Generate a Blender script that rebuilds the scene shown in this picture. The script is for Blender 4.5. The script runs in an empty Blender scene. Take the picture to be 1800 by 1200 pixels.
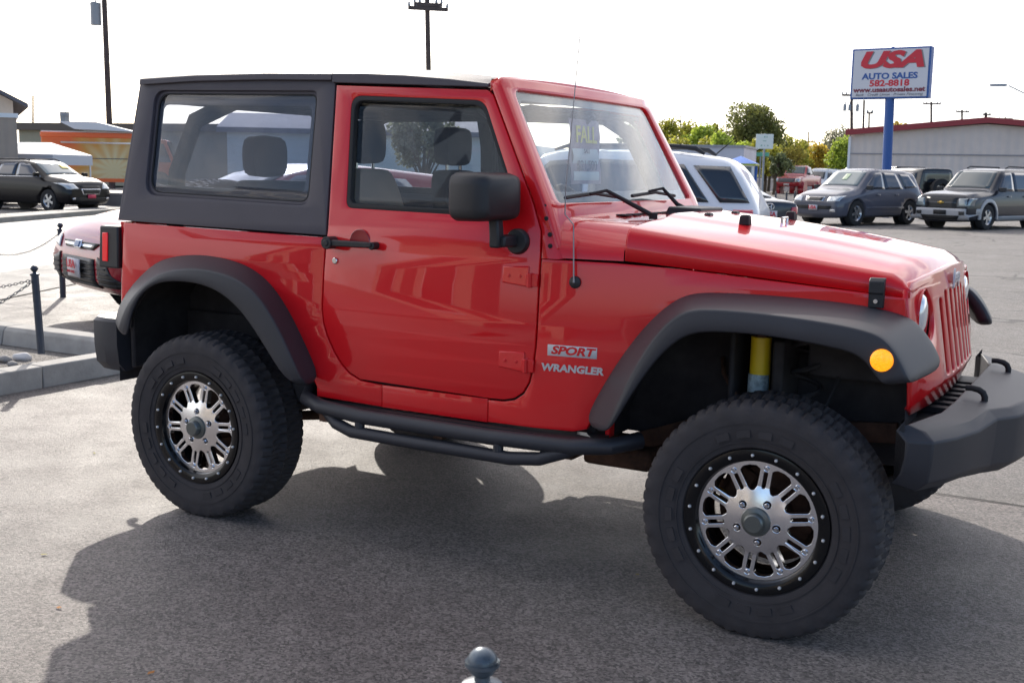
import bpy, bmesh, math, random
from mathutils import Vector, Matrix
from mathutils.bvhtree import BVHTree
random.seed(7)
R = math.radians
SC = bpy.context.scene
COL = SC.collection

# ------------------------------------------------------------------ camera
CAMP = (3.4663, -4.4055, 1.486)
YAW, PIT, ROL, FPX = .5111, .1485, .0181, 2007.86
sy, cy_ = math.sin(YAW), math.cos(YAW)
R0 = Vector((cy_, sy, 0)); F0 = Vector((-sy, cy_, 0)); Z0 = Vector((0, 0, 1))
FW = F0*math.cos(PIT) - Z0*math.sin(PIT); UP = Z0*math.cos(PIT) + F0*math.sin(PIT)
RR = R0*math.cos(ROL) + UP*math.sin(ROL); UU = -R0*math.sin(ROL) + UP*math.cos(ROL)
cd = bpy.data.cameras.new('camera'); cam = bpy.data.objects.new('camera', cd); COL.objects.link(cam)
m = Matrix((RR, UU, -FW)).transposed().to_4x4(); m.translation = Vector(CAMP); cam.matrix_world = m
cd.sensor_fit = 'HORIZONTAL'; cd.sensor_width = 23.5; cd.lens = FPX/1800*23.5
cd.clip_start = .05; cd.clip_end = 9000
cd.dof.use_dof = True; cd.dof.focus_distance = 5.3; cd.dof.aperture_fstop = 6.3
SC.camera = cam

# ------------------------------------------------------------------ sky and sun
SUN_AZ, SUN_EL = 134.0, 27.5            # degrees, counter-clockwise from +x
w = bpy.data.worlds.new('World'); SC.world = w; w.use_nodes = True
nt = w.node_tree; bg = nt.nodes['Background']
sky = nt.nodes.new('ShaderNodeTexSky'); sky.sky_type = 'NISHITA'; sky.sun_disc = False
sky.sun_elevation = R(SUN_EL); sky.sun_rotation = R(90-SUN_AZ); sky.dust_density = 2.2; sky.air_density = .8; sky.ozone_density = 1.0
sky.altitude = 700
tc = nt.nodes.new('ShaderNodeTexCoord'); nz = nt.nodes.new('ShaderNodeTexNoise'); mp = nt.nodes.new('ShaderNodeMapping')
mp.inputs['Scale'].default_value = (1.2, 1.2, 5.0); nz.inputs['Scale'].default_value = 1.7; nz.inputs['Detail'].default_value = 7; nz.inputs['Roughness'].default_value = .55
rp = nt.nodes.new('ShaderNodeValToRGB'); rp.color_ramp.elements[0].position = .36; rp.color_ramp.elements[1].position = .62
mx = nt.nodes.new('ShaderNodeMix'); mx.data_type = 'RGBA'
nt.links.new(tc.outputs['Generated'], mp.inputs['Vector']); nt.links.new(mp.outputs[0], nz.inputs['Vector'])
nt.links.new(nz.outputs['Fac'], rp.inputs['Fac'])
dp = nt.nodes.new('ShaderNodeVectorMath'); dp.operation = 'DOT_PRODUCT'; dp.inputs[1].default_value = (math.cos(R(SUN_AZ)), math.sin(R(SUN_AZ)), 0)
mr_ = nt.nodes.new('ShaderNodeMapRange'); mr_.inputs[1].default_value = -.45; mr_.inputs[2].default_value = .25; mr_.inputs[3].default_value = .0; mr_.inputs[4].default_value = 1
ml = nt.nodes.new('ShaderNodeMath'); ml.operation = 'MULTIPLY'
nt.links.new(tc.outputs['Generated'], dp.inputs[0]); nt.links.new(dp.outputs['Value'], mr_.inputs[0]); nt.links.new(mr_.outputs[0], ml.inputs[0]); nt.links.new(rp.outputs['Color'], ml.inputs[1])
nt.links.new(ml.outputs[0], mx.inputs['Factor'])
nt.links.new(sky.outputs[0], mx.inputs['A']); mx.inputs['B'].default_value = (9.3, 8.9, 8.8, 1)
nt.links.new(mx.outputs['Result'], bg.inputs['Color']); bg.inputs['Strength'].default_value = .15
sl = bpy.data.lights.new('sun', 'SUN'); sl.energy = 3.0; sl.angle = R(.55); sl.color = (1, .93, .83)
so = bpy.data.objects.new('sun', sl); COL.objects.link(so)
sd = Vector((math.cos(R(SUN_AZ))*math.cos(R(SUN_EL)), math.sin(R(SUN_AZ))*math.cos(R(SUN_EL)), math.sin(R(SUN_EL))))
so.rotation_euler = sd.to_track_quat('Z', 'Y').to_euler(); so.location = (0, 0, 30)
SC.view_settings.view_transform = 'Standard'; SC.view_settings.look = 'None'
SC.view_settings.exposure = .66; SC.view_settings.gamma = 1; SC.view_settings.use_curve_mapping = False

# ------------------------------------------------------------------ materials
def nd(t, k, **kw):
    n = t.nodes.new(k)
    for a, b in kw.items(): setattr(n, a, b)
    return n
def mat(name, col, rough=.6, metal=0, spec=.5, coat=0, var=0, vscale=8, bump=0, bscale=60, emit=0, rvar=0, coatr=.03):
    m = bpy.data.materials.new(name); m.use_nodes = True; t = m.node_tree; b = t.nodes['Principled BSDF']
    b.inputs['Base Color'].default_value = (*col, 1); b.inputs['Roughness'].default_value = rough; b.inputs['Metallic'].default_value = metal
    b.inputs['Specular IOR Level'].default_value = spec; b.inputs['Coat Weight'].default_value = coat; b.inputs['Coat Roughness'].default_value = coatr
    if var or rvar:
        tc = nd(t, 'ShaderNodeTexCoord'); n = nd(t, 'ShaderNodeTexNoise'); n.inputs['Scale'].default_value = vscale; n.inputs['Detail'].default_value = 6; n.inputs['Roughness'].default_value = .6
        t.links.new(tc.outputs['Object'], n.inputs['Vector'])
        if var:
            r = nd(t, 'ShaderNodeMapRange'); r.inputs[1].default_value = .3; r.inputs[2].default_value = .7; r.inputs[3].default_value = 1-var; r.inputs[4].default_value = 1+var
            mu = nd(t, 'ShaderNodeVectorMath', operation='SCALE'); mu.inputs[0].default_value = col
            t.links.new(n.outputs['Fac'], r.inputs[0]); t.links.new(r.outputs[0], mu.inputs['Scale']); t.links.new(mu.outputs[0], b.inputs['Base Color'])
        if rvar:
            r = nd(t, 'ShaderNodeMapRange'); r.inputs[1].default_value = .3; r.inputs[2].default_value = .7; r.inputs[3].default_value = max(.02, rough-rvar); r.inputs[4].default_value = rough+rvar
            t.links.new(n.outputs['Fac'], r.inputs[0]); t.links.new(r.outputs[0], b.inputs['Roughness'])
    if bump:
        tc = nd(t, 'ShaderNodeTexCoord'); n = nd(t, 'ShaderNodeTexNoise'); n.inputs['Scale'].default_value = bscale; n.inputs['Detail'].default_value = 3
        bp = nd(t, 'ShaderNodeBump'); bp.inputs['Strength'].default_value = 1; bp.inputs['Distance'].default_value = bump
        t.links.new(tc.outputs['Object'], n.inputs['Vector']); t.links.new(n.outputs['Fac'], bp.inputs['Height']); t.links.new(bp.outputs[0], b.inputs['Normal'])
    if emit: b.inputs['Emission Color'].default_value = (*col, 1); b.inputs['Emission Strength'].default_value = emit
    return m
def glassmat(name, tint, refl=1.0, ior=1.5, rough=0.0):
    m = bpy.data.materials.new(name); m.use_nodes = True; t = m.node_tree; t.nodes.remove(t.nodes['Principled BSDF'])
    tr = nd(t, 'ShaderNodeBsdfTransparent'); tr.inputs[0].default_value = (*tint, 1)
    gl = nd(t, 'ShaderNodeBsdfGlossy'); gl.inputs['Roughness'].default_value = rough; gl.inputs[0].default_value = (refl, refl, refl, 1)
    lw = nd(t, 'ShaderNodeLayerWeight'); lw.inputs[0].default_value = .5; pw = nd(t, 'ShaderNodeMath', operation='POWER'); pw.inputs[1].default_value = 4.5
    fr = nd(t, 'ShaderNodeMath', operation='MULTIPLY_ADD'); fr.inputs[1].default_value = .9; fr.inputs[2].default_value = .045*(ior-1)/.5; mi = nd(t, 'ShaderNodeMixShader')
    t.links.new(lw.outputs['Facing'], pw.inputs[0]); t.links.new(pw.outputs[0], fr.inputs[0])
    t.links.new(fr.outputs[0], mi.inputs[0]); t.links.new(tr.outputs[0], mi.inputs[1]); t.links.new(gl.outputs[0], mi.inputs[2])
    t.links.new(mi.outputs[0], t.nodes['Material Output'].inputs[0]); return m

def asphalt(name, base, rough=.75, patch=.25, crack=0, agg=.55, glint=.0, spec=.5, stretch=None):
    m = bpy.data.materials.new(name); m.use_nodes = True; t = m.node_tree; b = t.nodes['Principled BSDF']
    tc = nd(t, 'ShaderNodeTexCoord'); O = tc.outputs['Object']
    def noise(s, d=5, ro=.6, vec=O):
        n = nd(t, 'ShaderNodeTexNoise'); n.inputs['Scale'].default_value = s; n.inputs['Detail'].default_value = d; n.inputs['Roughness'].default_value = ro
        t.links.new(vec, n.inputs['Vector']); return n.outputs['Fac']
    def rng(v, a, b_, c, d):
        r = nd(t, 'ShaderNodeMapRange'); r.inputs[1].default_value = a; r.inputs[2].default_value = b_; r.inputs[3].default_value = c; r.inputs[4].default_value = d
        t.links.new(v, r.inputs[0]); return r.outputs[0]
    def mul(a, b_):
        n = nd(t, 'ShaderNodeMath', operation='MULTIPLY'); t.links.new(a, n.inputs[0]); t.links.new(b_, n.inputs[1]); return n.outputs[0]
    big = rng(noise(.55, 6, .62), .3, .72, 1-patch, 1+patch)
    mid = rng(noise(6.5, 10, .75), .3, .7, .74, 1.24)
    vo = nd(t, 'ShaderNodeTexVoronoi'); vo.inputs['Scale'].default_value = 125; t.links.new(O, vo.inputs['Vector'])
    sx = nd(t, 'ShaderNodeSeparateColor'); t.links.new(vo.outputs['Color'], sx.inputs[0])
    ag = rng(sx.outputs[0], 0, 1, 1-agg, 1+agg)
    sp = nd(t, 'ShaderNodeTexVoronoi'); sp.inputs['Scale'].default_value = 34; t.links.new(O, sp.inputs['Vector'])
    sps = nd(t, 'ShaderNodeSeparateColor'); t.links.new(sp.outputs['Color'], sps.inputs[0])
    spk = mul(rng(sp.outputs['Distance'], .10, .16, 1, 0), rng(sps.outputs[1], .90, .92, 0, 1.0))
    f = mul(mul(big, mid), ag)
    ad = nd(t, 'ShaderNodeMath', operation='ADD'); t.links.new(f, ad.inputs[0]); t.links.new(spk, ad.inputs[1]); f = ad.outputs[0]
    if crack:
        dn = nd(t, 'ShaderNodeTexNoise'); dn.inputs['Scale'].default_value = 1.3; dn.inputs['Detail'].default_value = 6; t.links.new(O, dn.inputs['Vector'])
        av = nd(t, 'ShaderNodeVectorMath', operation='MULTIPLY_ADD'); t.links.new(dn.outputs['Color'], av.inputs[0]); av.inputs[1].default_value = (.9, .9, .9); t.links.new(O, av.inputs[2])
        vc = nd(t, 'ShaderNodeTexVoronoi', feature='DISTANCE_TO_EDGE'); vc.inputs['Scale'].default_value = .42; t.links.new(av.outputs[0], vc.inputs['Vector'])
        ck = rng(vc.outputs['Distance'], .004, .012, 1-crack, 1); f = mul(f, ck)
    cm = nd(t, 'ShaderNodeVectorMath', operation='SCALE'); cm.inputs[0].default_value = base; t.links.new(f, cm.inputs['Scale'])
    t.links.new(cm.outputs[0], b.inputs['Base Color'])
    b.inputs['Roughness'].default_value = rough; b.inputs['Specular IOR Level'].default_value = spec
    t.links.new(rng(noise(2.2, 6, .6), .3, .7, rough-.1, min(1, rough+.1)), b.inputs['Roughness'])
    bp = nd(t, 'ShaderNodeBump'); bp.inputs['Strength'].default_value = 1; bp.inputs['Distance'].default_value = .007
    b2 = nd(t, 'ShaderNodeBump'); b2.inputs['Strength'].default_value = .5; b2.inputs['Distance'].default_value = .012
    t.links.new(noise(170, 3, .7), bp.inputs['Height']); t.links.new(noise(26, 6, .7), b2.inputs['Height']); t.links.new(b2.outputs[0], bp.inputs['Normal'])
    t.links.new(bp.outputs[0], b.inputs['Normal'])
    return m

RED = mat('red_paint', (.74, .009, .014), rough=.32, spec=.15, coat=1.0, bump=.00035, bscale=5, rvar=.03)
TOPG = mat('hardtop_grey', (.072, .062, .074), rough=.55, bump=.0006, bscale=260, var=.06, vscale=6)
FLARE = mat('flare_plastic', (.033, .033, .040), rough=.5, bump=.0005, bscale=300, var=.08, vscale=5)
BLK = mat('black_plastic', (.022, .021, .023), rough=.5, bump=.0004, bscale=200)
SEAL = mat('rubber_seal', (.018, .017, .018), rough=.7)
DARK = mat('dark_underbody', (.040, .035, .036), rough=.85, var=.4, vscale=9)
RUST = mat('rusty_steel', (.10, .048, .028), rough=.85, var=.6, vscale=14, bump=.003, bscale=40)
TYRE = mat('tyre_rubber', (.040, .035, .037), rough=.78, var=.18, vscale=12, bump=.0008, bscale=90)
ALU = mat('machined_aluminium', (.92, .92, .94), rough=.20, metal=1)
CHR = mat('chrome', (.75, .75, .77), rough=.12, metal=1)
RIMB = mat('gloss_black_rim', (.006, .006, .007), rough=.16, spec=.4)
CAPG = mat('hub_cap_grey', (.16, .17, .16), rough=.32, metal=.6)
YEL = mat('yellow_damper', (.90, .62, .02), rough=.4)
TEAL = mat('torn_label', (.35, .45, .48), rough=.6, var=.6, vscale=40)
CLOTH = mat('dark_seat_cloth', (.022, .021, .025), rough=.9, bump=.001, bscale=150)
REFLC = mat('reflection_tinted_cloth', (.30, .22, .16), rough=.9, bump=.001, bscale=150)  # near seat back: tan of a building reflected in the door glass, painted in
GLS = glassmat('window_glass', (.90, .93, .94), 1.0, 1.3)
GLT = glassmat('tinted_glass', (.73, .76, .82), 1.0, 1.45)
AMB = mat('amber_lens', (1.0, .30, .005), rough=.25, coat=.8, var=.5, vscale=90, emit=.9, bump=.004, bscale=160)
REDL = mat('red_lens', (.75, .01, .015), rough=.2, coat=.8, emit=.25)
LENS = mat('clear_lens', (.72, .75, .80), rough=.12, metal=.5, coat=1)
STICK = mat('silver_badge', (.62, .63, .66), rough=.35, metal=.5)
WHT = mat('white_paint', (.78, .79, .80), rough=.4)
SIGNW = mat('sign_white', (.62, .62, .66), rough=.5)
SRED = mat('sign_red', (.60, .03, .05), rough=.5)
SBLU = mat('sign_blue', (.03, .10, .33), rough=.5)
SDK = mat('sign_dark_grey', (.08, .08, .10), rough=.5)
SMAR = mat('sign_maroon', (.20, .02, .04), rough=.5)
STGY = mat('sign_shadow_grey', (.22, .22, .22), rough=.5)

# ------------------------------------------------------------------ mesh helpers
def link(o, parent=None):
    COL.objects.link(o)
    if parent: o.parent = parent
    return o
def finish(me, ang=35):
    bm = bmesh.new(); bm.from_mesh(me); bmesh.ops.recalc_face_normals(bm, faces=bm.faces); bm.to_mesh(me); bm.free()
    for p in me.polygons: p.use_smooth = True
    me.set_sharp_from_angle(angle=R(ang))
class MB:
    def __init__(s): s.v = []; s.f = []
    def add(s, vs, fs):
        n = len(s.v); s.v += [tuple(v) for v in vs]; s.f += [tuple(i+n for i in f) for f in fs]; return s
    def box(s, a, b):
        x0, y0, z0 = [min(a[i], b[i]) for i in range(3)]; x1, y1, z1 = [max(a[i], b[i]) for i in range(3)]
        return s.add([(x0,y0,z0),(x1,y0,z0),(x1,y1,z0),(x0,y1,z0),(x0,y0,z1),(x1,y0,z1),(x1,y1,z1),(x0,y1,z1)],
                     [(0,3,2,1),(4,5,6,7),(0,1,5,4),(1,2,6,5),(2,3,7,6),(3,0,4,7)])
    def hexa(s, p):   # 8 points bottom ring then top ring
        return s.add(p, [(0,3,2,1),(4,5,6,7),(0,1,5,4),(1,2,6,5),(2,3,7,6),(3,0,4,7)])
    def loft(s, rings, closed=True, caps=True):
        n = len(rings[0]); vs = [p for r in rings for p in r]; fs = []
        for i in range(len(rings)-1):
            for j in range(n if closed else n-1):
                k = (j+1) % n; fs.append((i*n+j, i*n+k, (i+1)*n+k, (i+1)*n+j))
        if caps and closed: fs.append(tuple(range(n))[::-1]); fs.append(tuple((len(rings)-1)*n+j for j in range(n)))
        return s.add(vs, fs)
    def tube(s, pts, r, n=10, caps=True):
        pts = [Vector(p) for p in pts]; rings = []; rs = r if isinstance(r, (list, tuple)) else [r]*len(pts)
        t0 = (pts[1]-pts[0]).normalized(); u = t0.orthogonal().normalized()
        for i, p in enumerate(pts):
            a = (pts[i]-pts[i-1]).normalized() if i else t0
            b = (pts[i+1]-pts[i]).normalized() if i < len(pts)-1 else a
            t = (a+b).normalized() if (a+b).length > 1e-6 else a
            u = (u - t*u.dot(t)).normalized(); v = t.cross(u)
            rings.append([tuple(p + (u*math.cos(2*math.pi*k/n)+v*math.sin(2*math.pi*k/n))*rs[i]) for k in range(n)])
        return s.loft(rings, True, caps)
    def lathe(s, prof, n=24, axis='z', c=(0,0,0), arc=1.0):
        rings = []
        for k in range(n+ (0 if arc >= 1 else 1)):
            a = 2*math.pi*arc*k/n; ca, sa = math.cos(a), math.sin(a); r_ = []
            for r, h in prof:
                if axis == 'z': q = (r*ca, r*sa, h)
                elif axis == 'y': q = (r*ca, h, r*sa)
                else: q = (h, r*ca, r*sa)
                r_.append((q[0]+c[0], q[1]+c[1], q[2]+c[2]))
            rings.append(r_)
        m_ = len(prof); vs = [p for r in rings for p in r]; fs = []
        N = len(rings)
        for i in range(N if arc >= 1 else N-1):
            k = (i+1) % N
            for j in range(m_-1): fs.append((i*m_+j, k*m_+j, k*m_+j+1, i*m_+j+1))
        return s.add(vs, fs)
    def cyl(s, a, b, r, n=16, r2=None): return s.tube([a, b], [r, r2 if r2 is not None else r], n)
    def build(s, name, m_, parent=None, ang=35, bevel=0, seg=2, subsurf=0, weld=True):
        me = bpy.data.meshes.new(name); me.from_pydata(s.v, [], s.f); me.validate(); me.materials.append(m_)
        if weld:
            bm = bmesh.new(); bm.from_mesh(me); bmesh.ops.remove_doubles(bm, verts=bm.verts, dist=1e-5); bm.to_mesh(me); bm.free()
        finish(me, ang); o = link(bpy.data.objects.new(name, me), parent)
        if bevel:
            b = o.modifiers.new('bevel', 'BEVEL'); b.width = bevel; b.segments = seg; b.limit_method = 'ANGLE'; b.angle_limit = R(30); b.harden_normals = False
        if subsurf:
            b = o.modifiers.new('sub', 'SUBSURF'); b.levels = subsurf; b.render_levels = subsurf
        return o
def tag(o, label=None, cat=None, group=None, kind=None):
    if label: o['label'] = label
    if cat: o['category'] = cat
    if group: o['group'] = group
    if kind: o['kind'] = kind
    return o
def thing(name, loc, rz=0, label=None, cat=None, group=None):
    o = bpy.data.objects.new(name, None); COL.objects.link(o); o.location = loc; o.rotation_euler.z = rz
    o.empty_display_size = .2; return tag(o, label, cat, group)
def copy_tree(o, parent=None):
    c = o.copy(); COL.objects.link(c)
    if parent: c.parent = parent
    for ch in list(o.children): copy_tree(ch, c)
    return c
def fillet(poly, r, n=6):
    out = []; N = len(poly); rs = r if isinstance(r, (list, tuple)) else [r]*N
    for i in range(N):
        p = Vector(poly[i]); a = Vector(poly[i-1]); b = Vector(poly[(i+1) % N]); rr = rs[i]
        if rr <= 0: out.append(tuple(p)); continue
        d1 = (a-p); d2 = (b-p); l1, l2 = d1.length, d2.length; d1.normalize(); d2.normalize()
        ang = math.acos(max(-1, min(1, d1.dot(d2))))
        if abs(ang-math.pi) < .02: out.append(tuple(p)); continue
        t = min(rr/math.tan(ang/2), l1*.49, l2*.49)
        A = p+d1*t; B = p+d2*t
        for k in range(n+1):
            s = k/n; q = A*(1-s)**2 + p*2*s*(1-s) + B*s**2; out.append(tuple(q))
    return out
def plate_mesh(outer, holes=(), half=.01, bev=.003, shrink=0.0, cuts=()):
    """flat 2D region (x,y) with holes, extruded +-half; returns bmesh"""
    cu = bpy.data.curves.new('c', 'CURVE'); cu.dimensions = '2D'; cu.fill_mode = 'BOTH'; cu.extrude = max(0, half-bev); cu.bevel_depth = bev; cu.bevel_resolution = 1
    cu.offset = -bev-shrink
    def area(p): return sum(p[i-1][0]*p[i][1]-p[i][0]*p[i-1][1] for i in range(len(p)))/2
    for k, pl in enumerate([outer]+list(holes)):
        pl = list(pl)
        if (area(pl) < 0) != (k > 0): pl = pl[::-1]
        s = cu.splines.new('POLY'); s.points.add(len(pl)-1); s.use_cyclic_u = True
        for i, p in enumerate(pl): s.points[i].co = (p[0], p[1], 0, 1)
    o = bpy.data.objects.new('c', cu); COL.objects.link(o); dg = bpy.context.evaluated_depsgraph_get()
    me = bpy.data.meshes.new_from_object(o.evaluated_get(dg)); bpy.data.objects.remove(o); bpy.data.curves.remove(cu)
    bm = bmesh.new(); bm.from_mesh(me); bpy.data.meshes.remove(me); bmesh.ops.remove_doubles(bm, verts=bm.verts, dist=2e-5)
    for ax, val in cuts:
        co = (val, 0, 0) if ax == 'x' else (0, val, 0); no = (1, 0, 0) if ax == 'x' else (0, 1, 0)
        bmesh.ops.bisect_plane(bm, geom=bm.verts[:]+bm.edges[:]+bm.faces[:], dist=1e-6, plane_co=co, plane_no=no)
    return bm
def plate(name, m_, parent, outer, holes=(), half=.01, bev=.003, shrink=0, cuts=(), fn=None, ang=35):
    bm = plate_mesh(outer, holes, half, bev, shrink, cuts)
    if fn:
        for v in bm.verts: v.co = Vector(fn(v.co.x, v.co.y, v.co.z))
    me = bpy.data.meshes.new(name); bm.to_mesh(me); bm.free(); me.materials.append(m_); finish(me, ang)
    return link(bpy.data.objects.new(name, me), parent)
def text_mesh(txt, size, ext=.002, bold=0, shear=0, space=1.0, fn=None, sx=1.0, align='CENTER'):
    cu = bpy.data.curves.new('t', 'FONT'); cu.body = txt; cu.size = size; cu.extrude = ext; cu.offset = bold; cu.shear = shear; cu.space_character = space; cu.align_x = align; cu.align_y = 'CENTER'
    cu.resolution_u = 3
    o = bpy.data.objects.new('t', cu); COL.objects.link(o); dg = bpy.context.evaluated_depsgraph_get()
    me = bpy.data.meshes.new_from_object(o.evaluated_get(dg)); bpy.data.objects.remove(o)
    for v in me.vertices:
        v.co.x *= sx
        if fn: v.co = Vector(fn(*v.co))
    return me
def text(name, txt, m_, parent, size, fn, **k):
    me = text_mesh(txt, size, fn=fn, **k); me.name = name; me.materials.clear(); me.materials.append(m_)
    return link(bpy.data.objects.new(name, me), parent)
def boolean(o, cutters):
    for c in cutters:
        b = o.modifiers.new('b', 'BOOLEAN'); b.object = c; b.operation = 'DIFFERENCE'; b.solver = 'EXACT'
    dg = bpy.context.evaluated_depsgraph_get(); me = bpy.data.meshes.new_from_object(o.evaluated_get(dg))
    o.modifiers.clear(); old = o.data; me.name = old.name; o.data = me
    for c in cutters: bpy.data.objects.remove(c)
    return o

# ================================================================== THE RED OFF-ROAD VEHICLE
def y0(x): return .79 if x < 1.55 else .79-.17*(x-1.55)/1.28
def ys(x, z):
    y = y0(x)
    return y-.06*(z-.95)-.08*(z-.95)**2 if z <= 1.22 else y-.02203-(z-1.22)*.15
def side(s, off=0.0):           # panel space (x, z, depth) -> world, s = -1 near side, +1 far side
    return lambda x, z, d: (x, s*(ys(x, z)+off+d), z)
def make_wheel(wheelname, label=None):
    """wheel centred on the origin, axle along y, outer face towards -y"""
    g = MB(); N = 240; prof = [(.236,-.145),(.245,-.157),(.275,-.164),(.310,-.168),(.345,-.169),(.367,-.167),(.379,-.160),(.388,-.146)]
    tread = [(.394,-.122),(.396,-.093),(.396,-.088),(.397,-.062),(.397,-.057),(.397,-.035)]
    P = prof+tread+[(r,-.07-h) for r, h in tread[:-1][::-1]]+[(r,-.07-h) for r, h in prof[::-1]]
    rings = []
    for k in range(N):
        a = 2*math.pi*k/N; ring = []
        for j, (r, h) in enumerate(P):
            ph = k % 4
            if r > .3935:
                band = int((h+.125)/.031); kk = (k + 2*(band % 2)) % 4
                if kk == 0: r -= .010
                if min(abs(abs(h+.035)-.0555), abs(abs(h+.035)-.0245)) < .003: r -= .009
            elif .378 < r < .390 and ph in (0,): r -= .006
            elif .360 < r < .378 and (k//4) % 2 == 0: h += .004*(1 if h < -.035 else -1)
            elif .30 < r < .345 : r += .0
            ring.append((r*math.cos(a), h, r*math.sin(a)))
        rings.append(ring)
    vs = [p for r in rings for p in r]; n = len(P); fs = []
    for i in range(N):
        k = (i+1) % N
        for j in range(n-1): fs.append((i*n+j, k*n+j, k*n+j+1, i*n+j+1))
    g.add(vs, fs)
    # raised sidewall rings and lettering blocks
    root = g.build(wheelname, TYRE, None, ang=28)
    g = MB(); g.lathe([(.262,-.160),(.262,-.1645),(.266,-.165),(.266,-.160)], 96, 'y'); g.lathe([(.322,-.167),(.322,-.171),(.327,-.171),(.327,-.167)], 96, 'y')
    for k in range(26):
        if k % 13 in (5, 6, 11, 12): continue
        a0 = 2*math.pi*(k+.15)/26; a1 = 2*math.pi*(k+.8)/26
        q = []
        for r in (.276, .304):
            for a in (a0, a1): q.append((r, a))
        pts = []
        for h in (-.162, -.1695):
            for r, a in ((.278,a0),(.278,a1),(.302,a1),(.302,a0)): pts.append((r*math.cos(a), h, r*math.sin(a)))
        g.hexa(pts)
    g.build('sidewall_lettering', TYRE, root)
    rim = MB(); rim.lathe([(.186,-.118),(.196,-.130),(.200,-.152),(.208,-.158),(.228,-.160),(.238,-.158),(.240,-.148),(.236,-.140)], 72, 'y')
    rim.lathe([(.186,-.118),(.182,-.09),(.180,-.02),(.19,.02),(.215,.06),(.236,.075)], 72, 'y')
    ro = rim.build('rim', RIMB, root)
    def many(name, prof, n_, m_, places):
        first = None
        for x, z in places:
            if first is None: first = MB().lathe(prof, n_, 'y').build(name, m_, root); o = first
            else: o = first.copy(); COL.objects.link(o); o.parent = root
            o.location = (x, 0, z)
    many('rim_rivet', [(.0,-.1675),(.0042,-.1660),(.0058,-.162),(.0060,-.157)], 8, mat('rivet_steel', (.85,.85,.86), rough=.3, metal=.6), [(.2195*math.cos(2*math.pi*(k+.3)/18), .2195*math.sin(2*math.pi*(k+.3)/18)) for k in range(18)])
    holes = []
    for k in range(10):
        a = 2*math.pi*(k+.5)/10 + .1
        def pt(r, da): return (r*math.cos(a+da), r*math.sin(a+da))
        holes.append(fillet([pt(.102,-.050), pt(.114,-.135), pt(.172,-.200), pt(.182,-.12), pt(.184,0), pt(.182,.12), pt(.172,.200), pt(.114,.135), pt(.102,.050)], .009, 3))
        a = 2*math.pi*k/10 + .1; c, s_ = math.cos(a), math.sin(a)
        holes.append(fillet([(r*c - t*s_, r*s_ + t*c) for r, t in ((.110,-.0062),(.165,-.0068),(.165,.0068),(.110,.0062))], .0045, 2))
    for k in range(5): holes.append([(.068*math.cos(2*math.pi*k/5+.35)+.0125*math.cos(i*math.pi/8), .068*math.sin(2*math.pi*k/5+.35)+.0125*math.sin(i*math.pi/8)) for i in range(16)])
    outer = [(.197*math.cos(2*math.pi*i/72), .197*math.sin(2*math.pi*i/72)) for i in range(72)]
    fo = plate('spoke_face', ALU, root, outer, holes, .013, .0016, 0, [(a_, k_*.022) for a_ in 'xy' for k_ in range(-5, 6)], fn=lambda x, y, d: (x, -.121 - d - .016*max(0, 1-(math.hypot(x, y)/.115)**2)**1.0, y), ang=14)
    cap = MB(); cap.lathe([(0,-.182),(.027,-.182),(.032,-.178),(.033,-.156)], 32, 'y'); cap.lathe([(.033,-.158),(.046,-.154),(.049,-.148),(.049,-.128)], 32, 'y')
    cap.build('hub_cap', CAPG, root)
    many('lug_nut', [(0,-.156),(.006,-.156),(.0085,-.152),(.0085,-.132)], 6, CHR, [(.068*math.cos(2*math.pi*k/5+.35), .068*math.sin(2*math.pi*k/5+.35)) for k in range(5)])
    many('spoke_bolt', [(0,-.1395),(.0055,-.1395),(.0065,-.137),(.0065,-.134),(.0105,-.136),(.0105,-.132)], 6, CHR, [(.176*math.cos(2*math.pi*k/10+.1), .176*math.sin(2*math.pi*k/10+.1)) for k in range(10)])
    br = MB(); br.lathe([(.03,.02),(.150,.02),(.150,.045),(.03,.045)], 40, 'y'); br.lathe([(.02,-.09),(.066,-.085),(.075,.02)], 24, 'y'); br.lathe([(0,.048),(.185,.048)], 24, 'y')
    br.build('brake_disc', RUST, root)
    cl = MB(); cl.box((-.16,.0,-.05),(-.09,.07,.07)); cl.build('brake_caliper', RUST, root, bevel=.01)
    return root

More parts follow.
